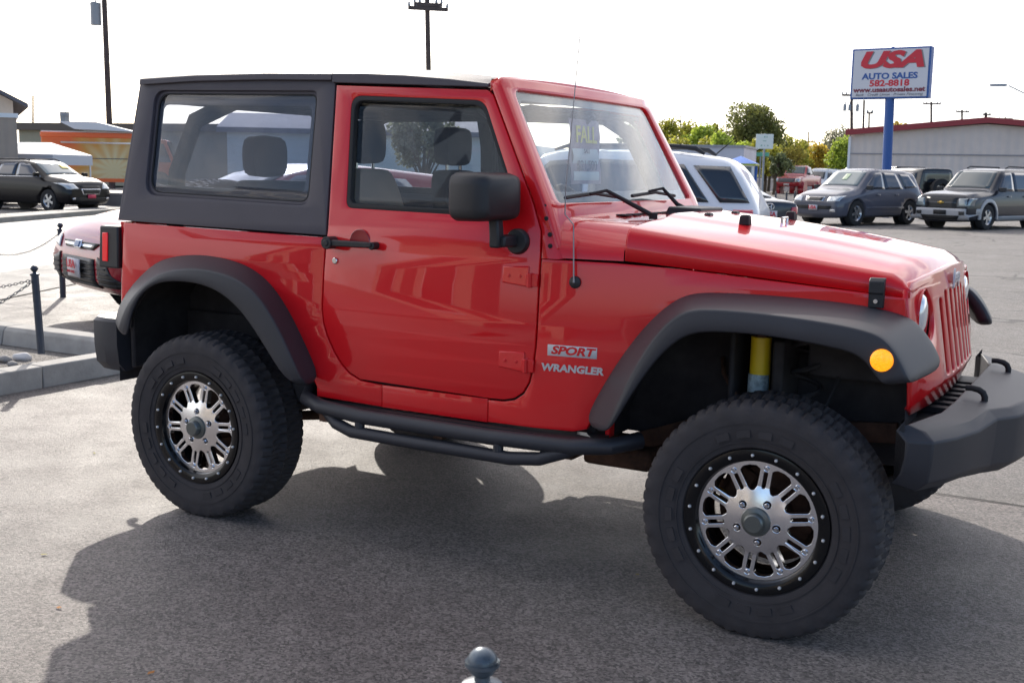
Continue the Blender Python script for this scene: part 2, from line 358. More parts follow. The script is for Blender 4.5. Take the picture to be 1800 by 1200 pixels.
def make_jeep():
    J = thing('off_road_vehicle', (1.15, 0, 0), 0, 'lifted red two-door off-road vehicle with grey hardtop and big chrome-spoked wheels, filling the foreground', 'car')
    off = (-1.15, 0, 0)
    P = []                                    # direct children, shifted at the end so that coordinates below stay measured from the rear axle
    def keep(o): P.append(o); return o
    WH = 'wheel'
    # ---- flare rails measured on the near side: body line, crease, lip
    RA = [(-.641,.756),(-.596,.859),(-.519,.95),(-.413,1.032),(-.332,1.077),(-.178,1.104),(-.029,1.105),(.147,1.081),(.271,1.024),(.362,.94),(.449,.825),(.585,.601)]
    RB = [(-.457,.753),(-.418,.849),(-.348,.928),(-.267,.99),(-.174,1.036),(-.027,1.06),(.1,1.059),(.239,1.034),(.344,.978),(.416,.903),(.488,.799),(.59,.62)]
    RC = [(-.397,.721),(-.379,.815),(-.341,.892),(-.28,.955),(-.187,.998),(-.04,1.006),(.078,.995),(.174,.962),(.262,.903),(.336,.826),(.403,.746),(.516,.613)]
    FA = [(1.721,.575),(1.789,.722),(1.878,.873),(1.952,.971),(2.019,1.038),(2.075,1.073),(2.131,1.086),(2.244,1.09),(2.353,1.089),(2.513,1.084),(2.662,1.072),(2.744,1.059),(2.793,1.044),(2.825,1.026),(2.86,.985),(2.89,.941),(2.916,.879)]
    FB = [(1.893,.606),(1.939,.735),(2.01,.882),(2.073,.975),(2.124,1.026),(2.172,1.050),(2.22,1.059),(2.327,1.061),(2.434,1.059),(2.588,1.05),(2.691,1.039),(2.742,1.029),(2.772,1.018),(2.798,1.0),(2.827,.965),(2.852,.92),(2.876,.877)]
    FC = [(1.903,.600),(1.958,.715),(2.038,.841),(2.088,.905),(2.139,.951),(2.177,.973),(2.231,.987),(2.332,.992),(2.439,.991),(2.569,.98),(2.676,.967),(2.706,.957),(2.733,.942),(2.750,.924),(2.766,.903),(2.782,.885),(2.799,.869)]
    zc = [('y', z) for z in (.62,.70,.78,.86,.94,1.02,1.10,1.16,1.2195)]
    zu = zc+[('y', z) for z in (1.2205,1.26,1.32)]
    body = MB().box((-.55,-.72,.50),(1.75,.72,.585)).box((-.575,-.42,.58),(.60,.42,.80)).box((-.585,-.755,.56),(-.560,.755,1.20)).build('floor_pan', DARK, J, bevel=.01); keep(body)
    for s in (-1, 1):
        wellR = [(x*.93, .62+(z-.62)*.93) for x, z in RA if x > -.60][::-1]
        q = [(-.575,1.226),(.571,1.209),(.568,1.06),(.567,.92),(.576,.867),(.596,.815),(.636,.749),(.674,.704),(.713,.674),(.766,.653),(.871,.646),(.871,.556),(.545,.562)]+wellR+[(-.575,.85)]
        qp = keep(plate('rear_quarter_panel', RED, J, q, (), .012, .003, .0022, zc, side(s)))
        # rounded rear corner
        g = MB(); rings = []
        for k in range(7):
            a = k/6*math.pi/2; rings.append([(-.575-.035*math.sin(a), s*(ys(-.5, z)-.012-.023+.035*math.cos(a)), z) for z in (.86,.90,.95,1.1,1.2,1.226)])
        g.loft(rings, False, False); g.build('corner_panel', RED, qp)
        rk = keep(plate('rocker_panel', RED, J, [(.871,.646),(1.353,.646),(1.353,.555),(.871,.556)], (), .012, .002, .0012, (), side(s)))
        wellF = [(2.3+(x-2.3)*.95, .55+(z-.55)*.95) for x, z in FA if x < 2.78]
        fe = [(1.549,1.176),(1.831,1.173),(2.062,1.163),(2.35,1.141),(2.623,1.12),(2.786,1.107),(2.792,1.02)]+wellF[::-1]+[(1.7,.56),(1.353,.556),(1.353,.643),(1.42,.645),(1.467,.656),(1.503,.682),(1.527,.724),(1.541,.79),(1.548,.86),(1.549,.93)]
        fp = keep(plate('front_fender_panel', RED, J, fe, (), .012, .003, .0022, zc+[('x', x) for x in (1.55,1.7,1.85,2.0,2.2,2.4,2.6)], side(s)))
        # ---- door
        D = [(.557,1.812),(.577,1.247),(.570,1.06),(.569,.92),(.578,.868),(.598,.817),(.638,.751),(.676,.706),(.715,.676),(.766,.655),(1.36,.646),(1.42,.648),(1.465,.659),(1.500,.684),(1.524,.725),(1.538,.79),(1.545,.86),(1.546,.93),(1.546,1.18),(1.540,1.273),(1.501,1.365),(1.290,1.760),(1.262,1.781)]
        DW = fillet([(.640,1.766),(1.252,1.738),(1.447,1.331),(1.156,1.321),(.662,1.330)], [.045,.07,.03,0,.03], 6)
        dr = keep(plate('door', RED, J, D, [DW], .012, .003, .0022, zu, side(s)))
        def inset(poly, k, cx, cz): return [(cx+(x-cx)*(1-k/abs(.4)), cz+(z-cz)*(1-k/.21)) for x, z in poly]
        DWi = inset(DW, .016, 1.03, 1.54); DWo = inset(DW, -.004, 1.03, 1.54)
        plate('window_seal', SEAL, dr, DWo, [DWi], .014, .003, 0, (), side(s, -.004))
        plate('window_glass', GLS, dr, DWi, (), .0018, .0004, -.003, (), side(s, -.012))
        # door handle, cup, lock
        h = MB(); yy = lambda x, z, o: s*(ys(x, z)+o)
        h.loft([[(x, yy(x,1.19,o), 1.19+dz) for dz, o in ((-hh,.042),(-hh*.8,.056),(hh*.8,.056),(hh,.042),(hh*.7,.03),(-hh*.7,.03))] for x, hh in ((.60,.012),(.615,.014),(.80,.012),(.825,.009))])
        h.cyl((.612, yy(.61,1.19,0), 1.19), (.612, yy(.61,1.19,.062), 1.19), .025, 20); h.cyl((.612, yy(.61,1.19,.06), 1.19), (.612, yy(.61,1.19,.066), 1.19), .013, 16); h.cyl((.822, yy(.82,1.19,0), 1.187), (.822, yy(.82,1.19,.05), 1.187), .015, 14)
        ho = h.build('door_handle', BLK, dr, bevel=.003)
        cu = MB().lathe([(.050,.0),(.047,.0025),(.043,.0005),(.0,.0005)], 28, 'y'); cu.v = [(x+.741, s*(ys(.74,1.198)+.0122+y), z+1.198) for x, y, z in cu.v]
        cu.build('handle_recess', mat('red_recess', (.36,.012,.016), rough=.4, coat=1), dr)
        lk = MB().lathe([(.0125,.0),(.0125,.004),(.010,.006),(.0,.006)], 20, 'y'); lk.v = [(x+.625, s*(ys(.62,1.118)+.012+y), z+1.118) for x, y, z in lk.v]
        lk.build('door_lock', CHR, dr)
        for zt in (1.110, .800):
            hg = MB()
            def hy(x, z, o): return s*(ys(x, z)+.012+o)
            for (xa, xb, za, zb, zc_, zd, o) in ((1.395,1.505,zt-.030,zt+.032,zt-.040,zt+.036,.008),):
                hg.add([(xa,hy(xa,za,0),za),(xb,hy(xb,zc_,0),zc_),(xb,hy(xb,zd,0),zd),(xa,hy(xa,zb,0),zb),
                        (xa+.004,hy(xa,za,o*.7),za+.004),(xb,hy(xb,zc_,o),zc_+.003),(xb,hy(xb,zd,o),zd-.003),(xa+.004,hy(xa,zb,o*.7),zb-.004)],
                       [(0,3,2,1),(4,5,6,7),(0,1,5,4),(1,2,6,5),(2,3,7,6),(3,0,4,7)])
            hg.cyl((1.512, hy(1.51,zt,.010), zt-.040), (1.512, hy(1.51,zt,.010), zt+.012), .011, 14).box((1.497,hy(1.5,zt,.0),zt-.036),(1.545,hy(1.54,zt,.012),zt+.010))
            for xb_ in (1.425, 1.472): hg.cyl((xb_, hy(xb_,zt,.002), zt-.002), (xb_, hy(xb_,zt,.011), zt-.002), .006, 8)
            hg.build('door_hinge', RED, dr, bevel=.002)
        if s < 0:
            # mirror
            mr = MB(); ybase = s*(ys(1.44,1.235)+.012)
            mr.lathe([(.047,0),(.047,.012),(.040,.022),(.0,.026)], 28, 'y'); mr.v = [(x+1.452, ybase+s*y, z+1.232) for x, y, z in mr.v]
            mo = keep(mr.build('door_mirror', BLK, J))
            a = MB(); a.loft([[(1.43+dx*k, s*(abs(ybase)+o), 1.235+dz*k) for dx, dz in ((-.03,-.022),(.03,-.022),(.03,.022),(-.03,.022))] for o, k in ((.01,1),(.06,.95),(.11,.9))])
            a.loft([[(1.42+dx+ex, s*(abs(ybase)+.105+dy), z) for dx, dy in ((-.020,-.022),(.020,-.022),(.020,.022),(-.020,.022))] for z, ex in ((1.212,0),(1.26,0),(1.315,-.005))])
            a.build('mirror_arm', BLK, mo, bevel=.008)
            hsg = MB(); rings = []
            for x, k in ((1.306,.80),(1.312,.93),(1.330,1.0),(1.42,.98),(1.455,.88),(1.468,.70)):
                ring = []
                for q_ in fillet([(-.125,-.086),(.125,-.086),(.125,.086),(-.125,.086)], .045, 5):
                    ring.append((x + (q_[0]*s*-.0), s*(abs(ybase)+.125) + q_[0]*k, 1.392+q_[1]*k))
                rings.append(ring)
            hsg.loft(rings)
            # turn the housing so that it stands out beside the door
            hc = Vector((1.39, s*(abs(ybase)+.125), 1.392))
            rot = Matrix.Rotation(R(8)*s, 3, 'Z')
            hsg.v = [tuple(hc + rot @ (Vector(v)-hc)) for v in hsg.v]
            hsg.build('mirror_housing', BLK, mo, ang=50)
            gl = MB(); q_ = [(1.3045, s*(abs(ybase)+.125)+yv, 1.392+zv) for yv, zv in fillet([(-.095,-.064),(.095,-.064),(.095,.064),(-.095,.064)], .03, 4)]
            gl.v = [tuple(hc + rot @ (Vector(v)-hc)) for v in q_]; gl.f = [tuple(range(len(q_)))]
            gl.build('mirror_glass', CHR, mo)
        # ---- fender flares
        def flare(A, B, C_, name):
            A_ = [(x, s*(ys(x, z)+.004), z) for x, z in A]
            B_ = [(x, s*.940, z) for x, z in B]; C2 = [(x, s*.945, z) for x, z in C_]
            rows = []
            n = len(A)
            for i in range(n):
                a, b, c = Vector(A_[i]), Vector(B_[i]), Vector(C2[i])
                up = (a-c); up.y = 0; up = up.normalized() if up.length > .01 else Vector((0,0,1))
                m1 = a*.97+b*.03 + up*.004
                d = c - up*.004 - Vector((0, s*.012, 0)); e = Vector((a.x, s*(abs(a.y)-.01), a.z)) - up*.055
                rows.append([tuple(a - Vector((0, s*.012, 0))), tuple(a + up*.006), tuple(a.lerp(b, .5) + up*.004), tuple(a.lerp(b, .90) + up*.0025), tuple(b), tuple(b.lerp(c, .12)), tuple(b.lerp(c, .5)+Vector((0, s*.004, 0))), tuple(c), tuple(d), tuple(d.lerp(e, .5)), tuple(e)])
            g = MB(); g.loft(rows, True, True)
            return g.build(name, FLARE, J, ang=60, subsurf=2)
        f1 = keep(flare(RA, RB, RC, 'fender_flare')); 
        f2 = keep(flare(FA, FB, FC, 'fender_flare'))
        mk = MB().lathe([(.034,.0),(.033,.008),(.026,.013),(.0,.015)]+[], 28, 'y'); mk.v = [(x+2.786, s*(.943+y), z+.948) for x, y, z in mk.v]
        mk.build('side_marker_lamp', AMB, f2)
        # ---- wheel arch liners
        for A, cx in ((RA, 0), (FA, 2.3)):
            g = MB(); k = .965
            arc = [(cx+(x-cx)*k, .6+(z-.6)*k) for x, z in A if x < 2.83]
            arc = [(arc[0][0], .50)]+arc+[(arc[-1][0], .50 if cx == 0 else .68)]
            g.loft([[(x, s*(ys(x, z)-.01), z) for x, z in arc], [(x, s*.40, z) for x, z in arc]], False, False)
            g.loft([[(x, s*.40, z) for x, z in arc], [(x, s*.40, .50) for x, z in arc]], False, False)
            keep(g.build('wheel_arch_liner', DARK, J, ang=50))
        # ---- hardtop side with window
        HT = [(-.532,1.862),(-.600,1.232),(.571,1.215),(.551,1.842)]
        HW = fillet([(-.437,1.795),(.453,1.776),(.455,1.342),(-.447,1.362)], [.06,.03,.045,.07], 6)
        ht = keep(plate('hardtop_side', TOPG, J, HT, [[(x+(.012 if x > 0 else -.012), z+(.012 if z > 1.5 else -.012)) for x, z in HW]], .012, .003, .001, [('y',1.26),('y',1.32)], side(s)))
        # recessed frame step round the side glass
        fr_o = [(x+(.014 if x > 0 else -.014), z+(.014 if z > 1.5 else -.014)) for x, z in HW]
        plate('window_frame', TOPG, ht, fr_o, [[(x*.999, z) for x, z in HW]], .006, .002, 0, (), side(s, -.010))
        HG = [((x-.003)*.985+.003, 1.57+(z-1.57)*.975) for x, z in HW]
        plate('window_seal', SEAL, ht, HW, [HG], .005, .002, 0, (), side(s, -.010))
        plate('side_glass', GLT, ht, HG, (), .0018, .0004, -.004, (), side(s, -.009))
        hb = fillet([(-.41,1.745),(.425,1.73),(.425,1.38),(-.415,1.395)], .03, 4)
        plate('glass_border', mat('black_frit', (.035,.03,.035), rough=.35), ht, [(x*.995, z) for x, z in HG], [hb], .0008, .0002, 0, (), side(s, -.0135))
        g = MB(); rings = []
        for k in range(7):
            a = k/6*math.pi/2
            rings.append([(lerp_x-.032*math.sin(a), s*(ys(0, z)-.012-.020+.032*math.cos(a)), z) for z, lerp_x in ((1.232,-.602),(1.4,-.584),(1.6,-.562),(1.862,-.534))])
        g.loft(rings, False, False); g.build('hardtop_corner', TOPG, ht)
        # inner black backing behind the panel gaps
        bk = [(-.56,1.20),(1.54,1.16),(1.55,.60),(.62,.60)]+[(x*.9, .62+(z-.62)*.90) for x, z in RA][::-1]+[(-.56,.75)]
        keep(plate('inner_side_panel', DARK, J, bk, (), .006, .001, 0, zc, side(s, -.034)))
        keep(plate('centre_pillar', SEAL, J, [(.50,1.84),(.52,1.2),(.66,1.2),(.64,1.80)], (), .004, .001, 0, (), side(s, -.030)))
        # A-pillar / windshield frame leg
        zt = 1.80
        # bolts on the cowl hinge
    # ---- tailgate and rear hardtop
    keep(plate('tailgate', RED, J, fillet([(-.70,1.225),(.70,1.225),(.70,.76),(-.70,.76)], .04), (), .012, .003, 0, (), lambda y, z, d: (-.600-d, y, z)))
    keep(plate('rear_corner_panel', RED, J, [(-.765,1.226),(.765,1.226),(.765,.86),(-.765,.86)], [fillet([(-.705,1.230),(.705,1.230),(.705,.875),(-.705,.875)], .02)], .012, .002, 0, (), lambda y, z, d: (-.598-d, y, z)))
    rx = lambda z: -.604+(z-1.232)*.108
    rh = keep(plate('hardtop_rear', TOPG, J, [(-.765,1.232),(.765,1.232),(.668,1.862),(-.668,1.862)], [fillet([(-.60,1.30),(.60,1.30),(.54,1.76),(-.54,1.76)], .05)], .012, .003, 0, (), lambda y, z, d: (rx(z)-.012-d, y, z)))
    plate('rear_glass', GLT, rh, fillet([(-.61,1.29),(.61,1.29),(.55,1.77),(-.55,1.77)], .05), (), .002, .0004, 0, (), lambda y, z, d: (rx(z)-.028-d, y, z))
    # ---- roof: rear shell and two removable front panels
    def roofz(x, y):
        e = (1.0-(abs(y)/.68)**2.2)*(1-.55*max(0, (x-.55)/.72))
        zx = 1.862+.012*math.sin((x+.55)/1.1*math.pi) if x < .55 else 1.862-.012*((x-.55)/.7)**1-.042*((x-.55)/.72)**2
        return zx + .050*e
    def roof(name, xs, parent=None, bulge=0):
        g = MB(); rows = []
        for i, x in enumerate(xs):
            row = []
            lip = -.022
            row.append((x, -.694, roofz(x, .68)+lip))
            for k in range(25):
                y = -.682+1.364*k/24; ed = .682-abs(y)
                z = roofz(x, y) - (.020*(1-ed/.04)**2 if ed < .04 else 0)
                if bulge and .10 < abs(y) < .58 and 0 < i < len(xs)-1: z += bulge
                row.append((x, y, z))
            row.append((x, .694, roofz(x, .68)+lip))
            row += [(x, .655, roofz(x, .68)+lip-.004), (x, 0, roofz(x, 0)-.035), (x, -.655, roofz(x, .68)+lip-.004)]
            rows.append(row)
        g.loft(rows, True, True); return g.build(name, TOPG, J, ang=40)
    rf = keep(roof('hardtop_roof', [-.536,-.530,-.51,-.45,-.3,-.1,.1,.3,.45,.544]))
    # lip seam strips above the side panels
    for s in (-1, 1):
        MB().loft([[(x, s*(.698), 1.862-.030+o), (x, s*.706, 1.862-.030+o), (x, s*.704, 1.862-.006+o), (x, s*.690, 1.862+o)] for x, o in ((-.53,.0),(-.2,.008),(.2,.006),(.544,-.004))]).build('drip_rail', TOPG, rf, bevel=.003)
    fr = keep(roof('front_roof_panel', [.5455,.552,.60,.75,.9,1.05,1.18,1.262,1.268], bulge=.004))
    for s in (-1, 1):
        MB().loft([[(x, s*(.685), 1.819-.0437*(x-.557)), (x, s*.705, 1.819-.0437*(x-.557)), (x, s*.703, roofz(x,.68)-.008), (x, s*.685, roofz(x,.68)-.002)] for x in (.5455,.7,.9,1.1,1.270)]).build('roof_edge', TOPG, fr, bevel=.003)
    keep(MB().box((.535,-.62,1.80),(.562,.62,1.850)).build('roof_seal', SEAL, J)); keep(MB().box((1.255,-.66,1.775),(1.285,.66,1.800)).box((1.255,-.655,1.80),(1.275,.655,1.822)).build('roof_seal', SEAL, J))
    # ---- windshield frame
    def wx(z): return 1.556-(z-1.370)*.545           # glass plane
    def wxc(y, z): return wx(z)+.028*(1-(y/.72)**2)
    gl_o = fillet([(-.672,1.366),(.672,1.366),(.628,1.776),(-.628,1.776)], [.02,.02,.05,.05], 5)
    fr_o = fillet([(-.775,1.20),(.775,1.20),(.765,1.37),(.697,1.822),(-.697,1.822),(-.765,1.37)], [.01,.01,.0,.045,.045,.0], 5)
    wcut = [('x', y) for y in (-.6,-.45,-.3,-.15,0,.15,.3,.45,.6)]+[('y', z) for z in (1.30,1.366)]
    def wf(y, z, d):
        x = wxc(y, max(z, 1.366)) + .012*0
        if z < 1.366: x = wxc(y, 1.366)+(1.366-z)*.42
        return (x + d - .024, y, z + d*.4)
    wfr = keep(plate('windshield_frame', RED, J, fr_o, [gl_o], .020, .008, 0, wcut, wf, ang=40))
    plate('windshield_glass', GLS, wfr, [(y*.998, 1.57+(z-1.57)*.998) for y, z in gl_o], (), .002, .0004, -.006, wcut, lambda y, z, d: (wxc(y, z)-.014+d, y, z))
    fri = fillet([(-.640,1.410),(.640,1.410),(.600,1.745),(-.600,1.745)], .04, 5)
    plate('glass_border', mat('glass_border_black', (.05,.05,.055), rough=.3), wfr, [(y*.99, 1.57+(z-1.57)*.985) for y, z in gl_o], [fri], .0008, .0002, 0, wcut, lambda y, z, d: (wxc(y, z)-.020+d, y, z))
    for s in (-1, 1):   # side faces of the frame, wrapping back to the door edge
        g = MB(); rows = []
        for z, xb in ((1.176,1.552),(1.225,1.550),(1.273,1.544),(1.365,1.506),(1.5,1.434),(1.65,1.354),(1.763,1.294),(1.806,1.272)):
            yy = ys(1.5, z)+.012; xf = wx(max(z, 1.366))-.004+(max(0,1.366-z))*.42
            rows.append([(xb, s*(yy), z), (xb+.012, s*(yy+.002), z), (xf-.018, s*(yy-.002), z), (xf-.004, s*(yy-.012), z+.002), (xf+.004, s*(yy-.030), z+.003), (xf, s*(yy-.060), z+.003), (xb, s*(yy-.055), z)])
        g.loft(rows, True, True); g.build('frame_side', RED, wfr, ang=50)
        for x, z in ((1.568,1.362),(1.580,1.318),(1.600,1.262),(1.605,1.222)):
            yv = s*(ys(1.5, z)+.012); b = MB().lathe([(.0085,0),(.0085,.004),(.006,.006),(0,.006)], 10, 'y'); b.v = [(p[0]+x-.022, yv+s*p[1], p[2]+z) for p in b.v]
            b.build('hinge_bolt', SEAL, wfr)
    hb = MB(); rows = []
    for k in range(-14, 15):
        y = .690*k/14; e = 1-(abs(k)/14)**2.2; dz = .022*e; dx = .020*e; lo_ = .012*(abs(k) == 14)
        rows.append([(1.272, y, 1.775), (1.272, y, 1.822+dz-lo_), (1.284+dx*.5, y, 1.829+dz-lo_), (1.300+dx, y, 1.820+dz*.8), (1.306+dx, y, 1.795)])
    hb.loft(rows, True, True); hb.build('windshield_header', RED, wfr, ang=50)
    # ---- cowl
    g = MB(); rows = []
    for x, zz, ww in ((1.565,1.318,.735),(1.62,1.312,.735),(1.70,1.305,.728),(1.852,1.292,.700)):
        row = []
        for k in range(-12, 13):
            y = ww*k/12; e = abs(k)/12
            z = zz+.018*(1-e**2) - (.055*((e-.85)/.15)**2 if e > .85 else 0)
            row.append((x, y, z))
        row = [(x, -(ys(x,1.176)+.010), 1.180), (x, -(ys(x,1.2)+.008), 1.215)]+row+[(x, ys(x,1.2)+.008, 1.215), (x, ys(x,1.176)+.010, 1.180)]
        rows.append(row)
    g.loft(rows, False, False); cw = keep(g.build('cowl', RED, J, ang=60))
    for k in range(9):
        y = -.36+k*.09; MB().box((1.66,y-.03,1.322),(1.70,y+.03,1.3275)).build('cowl_vent', DARK, cw)
    MB().hexa([(1.70,-.02,1.30),(1.86,-.02,1.30),(1.86,.27,1.30),(1.70,.27,1.30),(1.72,-.01,1.352),(1.86,-.01,1.348),(1.86,.26,1.348),(1.72,.26,1.352)]).build('air_intake_cover', BLK, cw, bevel=.006)
    # ---- hood
    def hood_pt(x, y):
        t = (x-1.856)/(2.815-1.856); wd = ys(x, 1.15)+.006
        zs = 1.178-.068*t-.008*t*t                       # seam height
        wsd = wd-.045                                   # shoulder half width
        zsh = 1.296-.124*t                              # shoulder height
        zc2 = 1.326-.085*t-.042*t**3                     # crown height
        e = min(1, abs(y)/wsd)
        z = zsh+(zc2-zsh)*(1-e**3.2)
        br = .34-.02*t                                   # raised centre bulge
        z += .012*(1-t*.6)/(1+math.exp((abs(y)-br)/.012))
        return z, wd, zs, wsd, zsh
    g = MB(); rows = []; XS = [1.856,1.862,1.88]+[1.92+.05*k for k in range(17)]+[2.76,2.795,2.815,2.826]
    for x in XS:
        z_, wd, zs, wsd, zsh = hood_pt(x, 0); row = []
        fr_ = 0
        if x > 2.75: fr_ = .040*((x-2.75)/.068)**2.2
        for s in (-1,):
            row += [(x, -wd, zs+.003), (x, -wd+.003, zs+(zsh-zs)*.45), (x, -wd+.012, zs+(zsh-zs)*.78-fr_*.5), (x, -wd+.027, zs+(zsh-zs)*.95-fr_*.8)]
        for k in range(41):
            y = -wsd+2*wsd*k/40; bow = -.030*(y/.6)**2*max(0, (x-2.3)/.5)
            z = hood_pt(x, y)[0]
            row.append((x+bow, y, z-fr_))
        row += [(x, wd-.027, zs+(zsh-zs)*.95-fr_*.8), (x, wd-.012, zs+(zsh-zs)*.78-fr_*.5), (x, wd-.003, zs+(zsh-zs)*.45), (x, wd, zs+.003)]
        rows.append([(p[0]-.030*max(0,(x-2.3)/.5)*(1 if abs(p[1]) > wsd+.001 else 0), p[1], p[2]) for p in row])
    g.loft(rows, False, False); hd = keep(g.build('hood', RED, J, ang=60))
    sm = hd.modifiers.new('solid', 'SOLIDIFY'); sm.thickness = .008; sm.offset = -1
    for s in (-1, 1):
        bz = hood_pt(2.14, .30)[0]
        MB().loft([[(2.14+dx*k, s*.30+dy*k, bz+h) for dx, dy in ((-.018,-.02),(.018,-.02),(.018,.02),(-.018,.02))] for h, k in ((-.004,1.05),(.012,1.0),(.028,.92),(.034,.7))]).build('windshield_rest_bumper', SEAL, hd, bevel=.004)
        nz_ = hood_pt(1.95, .16)[0]; MB().loft([[(1.95+dx*k, s*.16+dy*k, nz_+h) for dx, dy in ((-.016,-.02),(.012,-.02),(.012,.02),(-.016,.02))] for h, k in ((-.002,1),(.007,.8),(.009,.4))]).build('washer_nozzle', BLK, hd)
        lt = MB(); yv = ys(2.69,1.12)+.012
        lt.loft([[(x, s*(yv+o), z) for x in (2.672,2.722)][0:1]*0 or [(2.674, s*(yv+o0), z),(2.722, s*(yv+o0), z),(2.722, s*(yv+o), z),(2.674, s*(yv+o), z)] for z, o0, o in ((1.070,-.004,.016),(1.115,-.004,.018),(1.118,-.004,.022),(1.155,-.006,.022),(1.166,-.012,.008))])
        lo = lt.build('hood_latch', BLK, J, bevel=.004); keep(lo)
        MB().cyl((2.698, s*(yv+.016), 1.092), (2.698, s*(yv+.022), 1.092), .007, 10).build('latch_bolt', CHR, lo)
    ft = MB(); z_ = hood_pt(2.2, 0)[0]; ft.tube([(2.2,-.035,z_),(2.2,-.035,z_+.02),(2.2,.035,z_+.02),(2.2,.035,z_)], .006, 8); ft.build('hood_loop', CHR, hd)
    # ---- wipers
    for (xa, ya, xb, yb, za, zb) in ((1.80,-.36,1.62,-.44,1.325,1.405),(1.74,.22,1.605,.16,1.322,1.41)):
        a = MB(); a.tube([(xa,ya,za),(xa-.06,ya-.03,za+.035),(xb+.02,yb,zb+.012),(xb-.01,yb-.08,zb)], [.010,.009,.007,.005], 8)
        a.cyl((xa,ya,za-.012),(xa,ya,za+.012),.016,14)
        wo = keep(a.build('wiper', SEAL, J))
        MB().tube([(wx(1.385)+.045, yb+.22, 1.388),(wx(1.395)+.048, yb, 1.405),(wx(1.385)+.045, yb-.25, 1.392)], .007, 6).build('wiper_blade', SEAL, wo)
    # ---- grille
    def gx(y, z): return 2.835+(1.10-z)*.17-.045*(y/.6)**2
    go = [(-.622,1.095),(-.612,1.130),(-.570,1.152),(-.38,1.166),(-.2,1.175),(0,1.180),(.2,1.175),(.38,1.166),(.570,1.152),(.612,1.130),(.622,1.095),(.622,.95),(.615,.745),(.56,.715),(-.56,.715),(-.615,.745),(-.622,.95)]
    gh = []
    for k in range(-3, 4):
        y = k*.086; top = 1.098 if abs(k) < 3 else 1.078
        gh.append(fillet([(y-.022,top),(y+.022,top),(y+.022,.815),(y-.022,.815)], .020, 5))
    for s in (-1, 1):
        gh.append([(s*.455+.086*math.cos(i*math.pi/16), 1.035+.086*math.sin(i*math.pi/16)) for i in range(32)])
    gr = keep(plate('grille', RED, J, go, gh, .009, .005, 0, [('x', y) for y in (-.5,-.35,-.2,0,.2,.35,.5)]+[('y', .76)], lambda y, z, d: (gx(y, z)+d-.006-(max(0,.80-z))*.6, y, z), ang=50))
    MB().loft([[(gx(y_, z0_)-.026, y_, z0_) for y_ in (-.33,-.16,0,.16,.33)]+[(2.77, .33, z0_), (2.77, -.33, z0_)] for z0_ in (.80,.95,1.11)]).build('radiator', mat('radiator_mesh', (.20,.19,.175), rough=.55, var=.4, vscale=160), gr)
    for s in (-1, 1):
        rg = MB().lathe([(.088,.0),(.088,-.05),(.080,-.055),(.080,-.01)], 32, 'x', (gx(.455,1.035)-.004, s*.455, 1.035))
        hl = keep(rg.build('headlight', RED, J))
        MB().lathe([(.0,.012),(.035,.010),(.060,.003),(.078,-.012),(.080,-.03)], 32, 'x', (gx(.455,1.035)-.006, s*.455, 1.035)).build('headlight_lens', LENS, hl)
        MB().lathe([(.0,-.03),(.03,-.028),(.03,.0),(.0,.004)], 16, 'x', (gx(.455,1.035)-.045, s*.455, 1.035)).build('headlight_bulb_cap', CHR, hl)
        fl = MB(); fl.loft([[(2.62, s*.61, z) for z in ()] or [(x, s*y, z) for x, y in ((2.785+(1.08-z)*.12,.60),(2.785+(1.08-z)*.12,.622),(2.76,.626),(2.76,.60))] for z in (.90,.96,1.03,1.095)]); fl.build('grille_side', RED, gr)
    text('front_emblem', 'Jeep', STICK, gr, .075, lambda x, y, d: (gx(x, 1.135)+.016+d, x, 1.137+y), ext=.003, bold=.0012)
    # emblem and badges on the fender
    for s in (-1,):
        fn = lambda x0, z0: (lambda x, y, d: (x0+x, s*(ys(x0+x, z0)+.0125+d), z0+y))
        bd = plate('sport_badge', STICK, fp if False else P[0], [(-.092,-.020),(.092,-.020),(.092,.020),(-.092,.020)], (), .0008, .0002, 0, (), fn(1.685, .851))
        bd.parent = J; keep(bd); text('badge_letters', 'SPORT', RED, bd, .040, lambda x, y, d: fn(1.685,.851)(x, y, d+.001), ext=.0006, bold=.0016, shear=.25, sx=1.32)
        t_ = text('model_badge', 'WRANGLER', STICK, J, .036, fn(1.687, .787), ext=.0012, bold=.0014, sx=1.18, shear=.1); keep(t_)
    # ---- antenna
    an = MB(); ax, az = 1.683, 1.098; ay = -(ys(ax, az)+.012)
    an.lathe([(.022,0),(.022,-.006),(.014,-.012),(0,-.014)], 20, 'y', (ax, ay, az)); ao = keep(an.build('antenna', BLK, J))
    MB().tube([(ax,ay-.012,az),(ax,ay-.014,az+.02),(1.664,ay+.012,1.30),(1.620,ay+.03,1.335),(1.620,ay+.03,1.42),(1.657,ay+.04,1.965)], [.005,.0028,.0024,.0024,.0023,.0018], 6).build('antenna_mast', mat('mast_steel', (.30,.28,.29), rough=.45, metal=.5), ao)
    # ---- front bumper
    def plan(outer_half): return outer_half + [(x, -y) for x, y in outer_half[::-1]]
    top = [(2.862,-.872),(2.935,-.845),(2.985,-.740),(3.03,-.59),(3.065,-.455),(3.068,-.445),(3.12,-.36),(3.155,-.20)]
    back = [(2.84,-.84),(2.86,-.60),(2.87,-.44),(2.875,-.30),(2.88,-.18)]
    def bump_ring(t_, z0, z1, z2):
        return t_
    pts = top+[(x, -y) for x, y in top[::-1]]
    g = MB(); rows = []
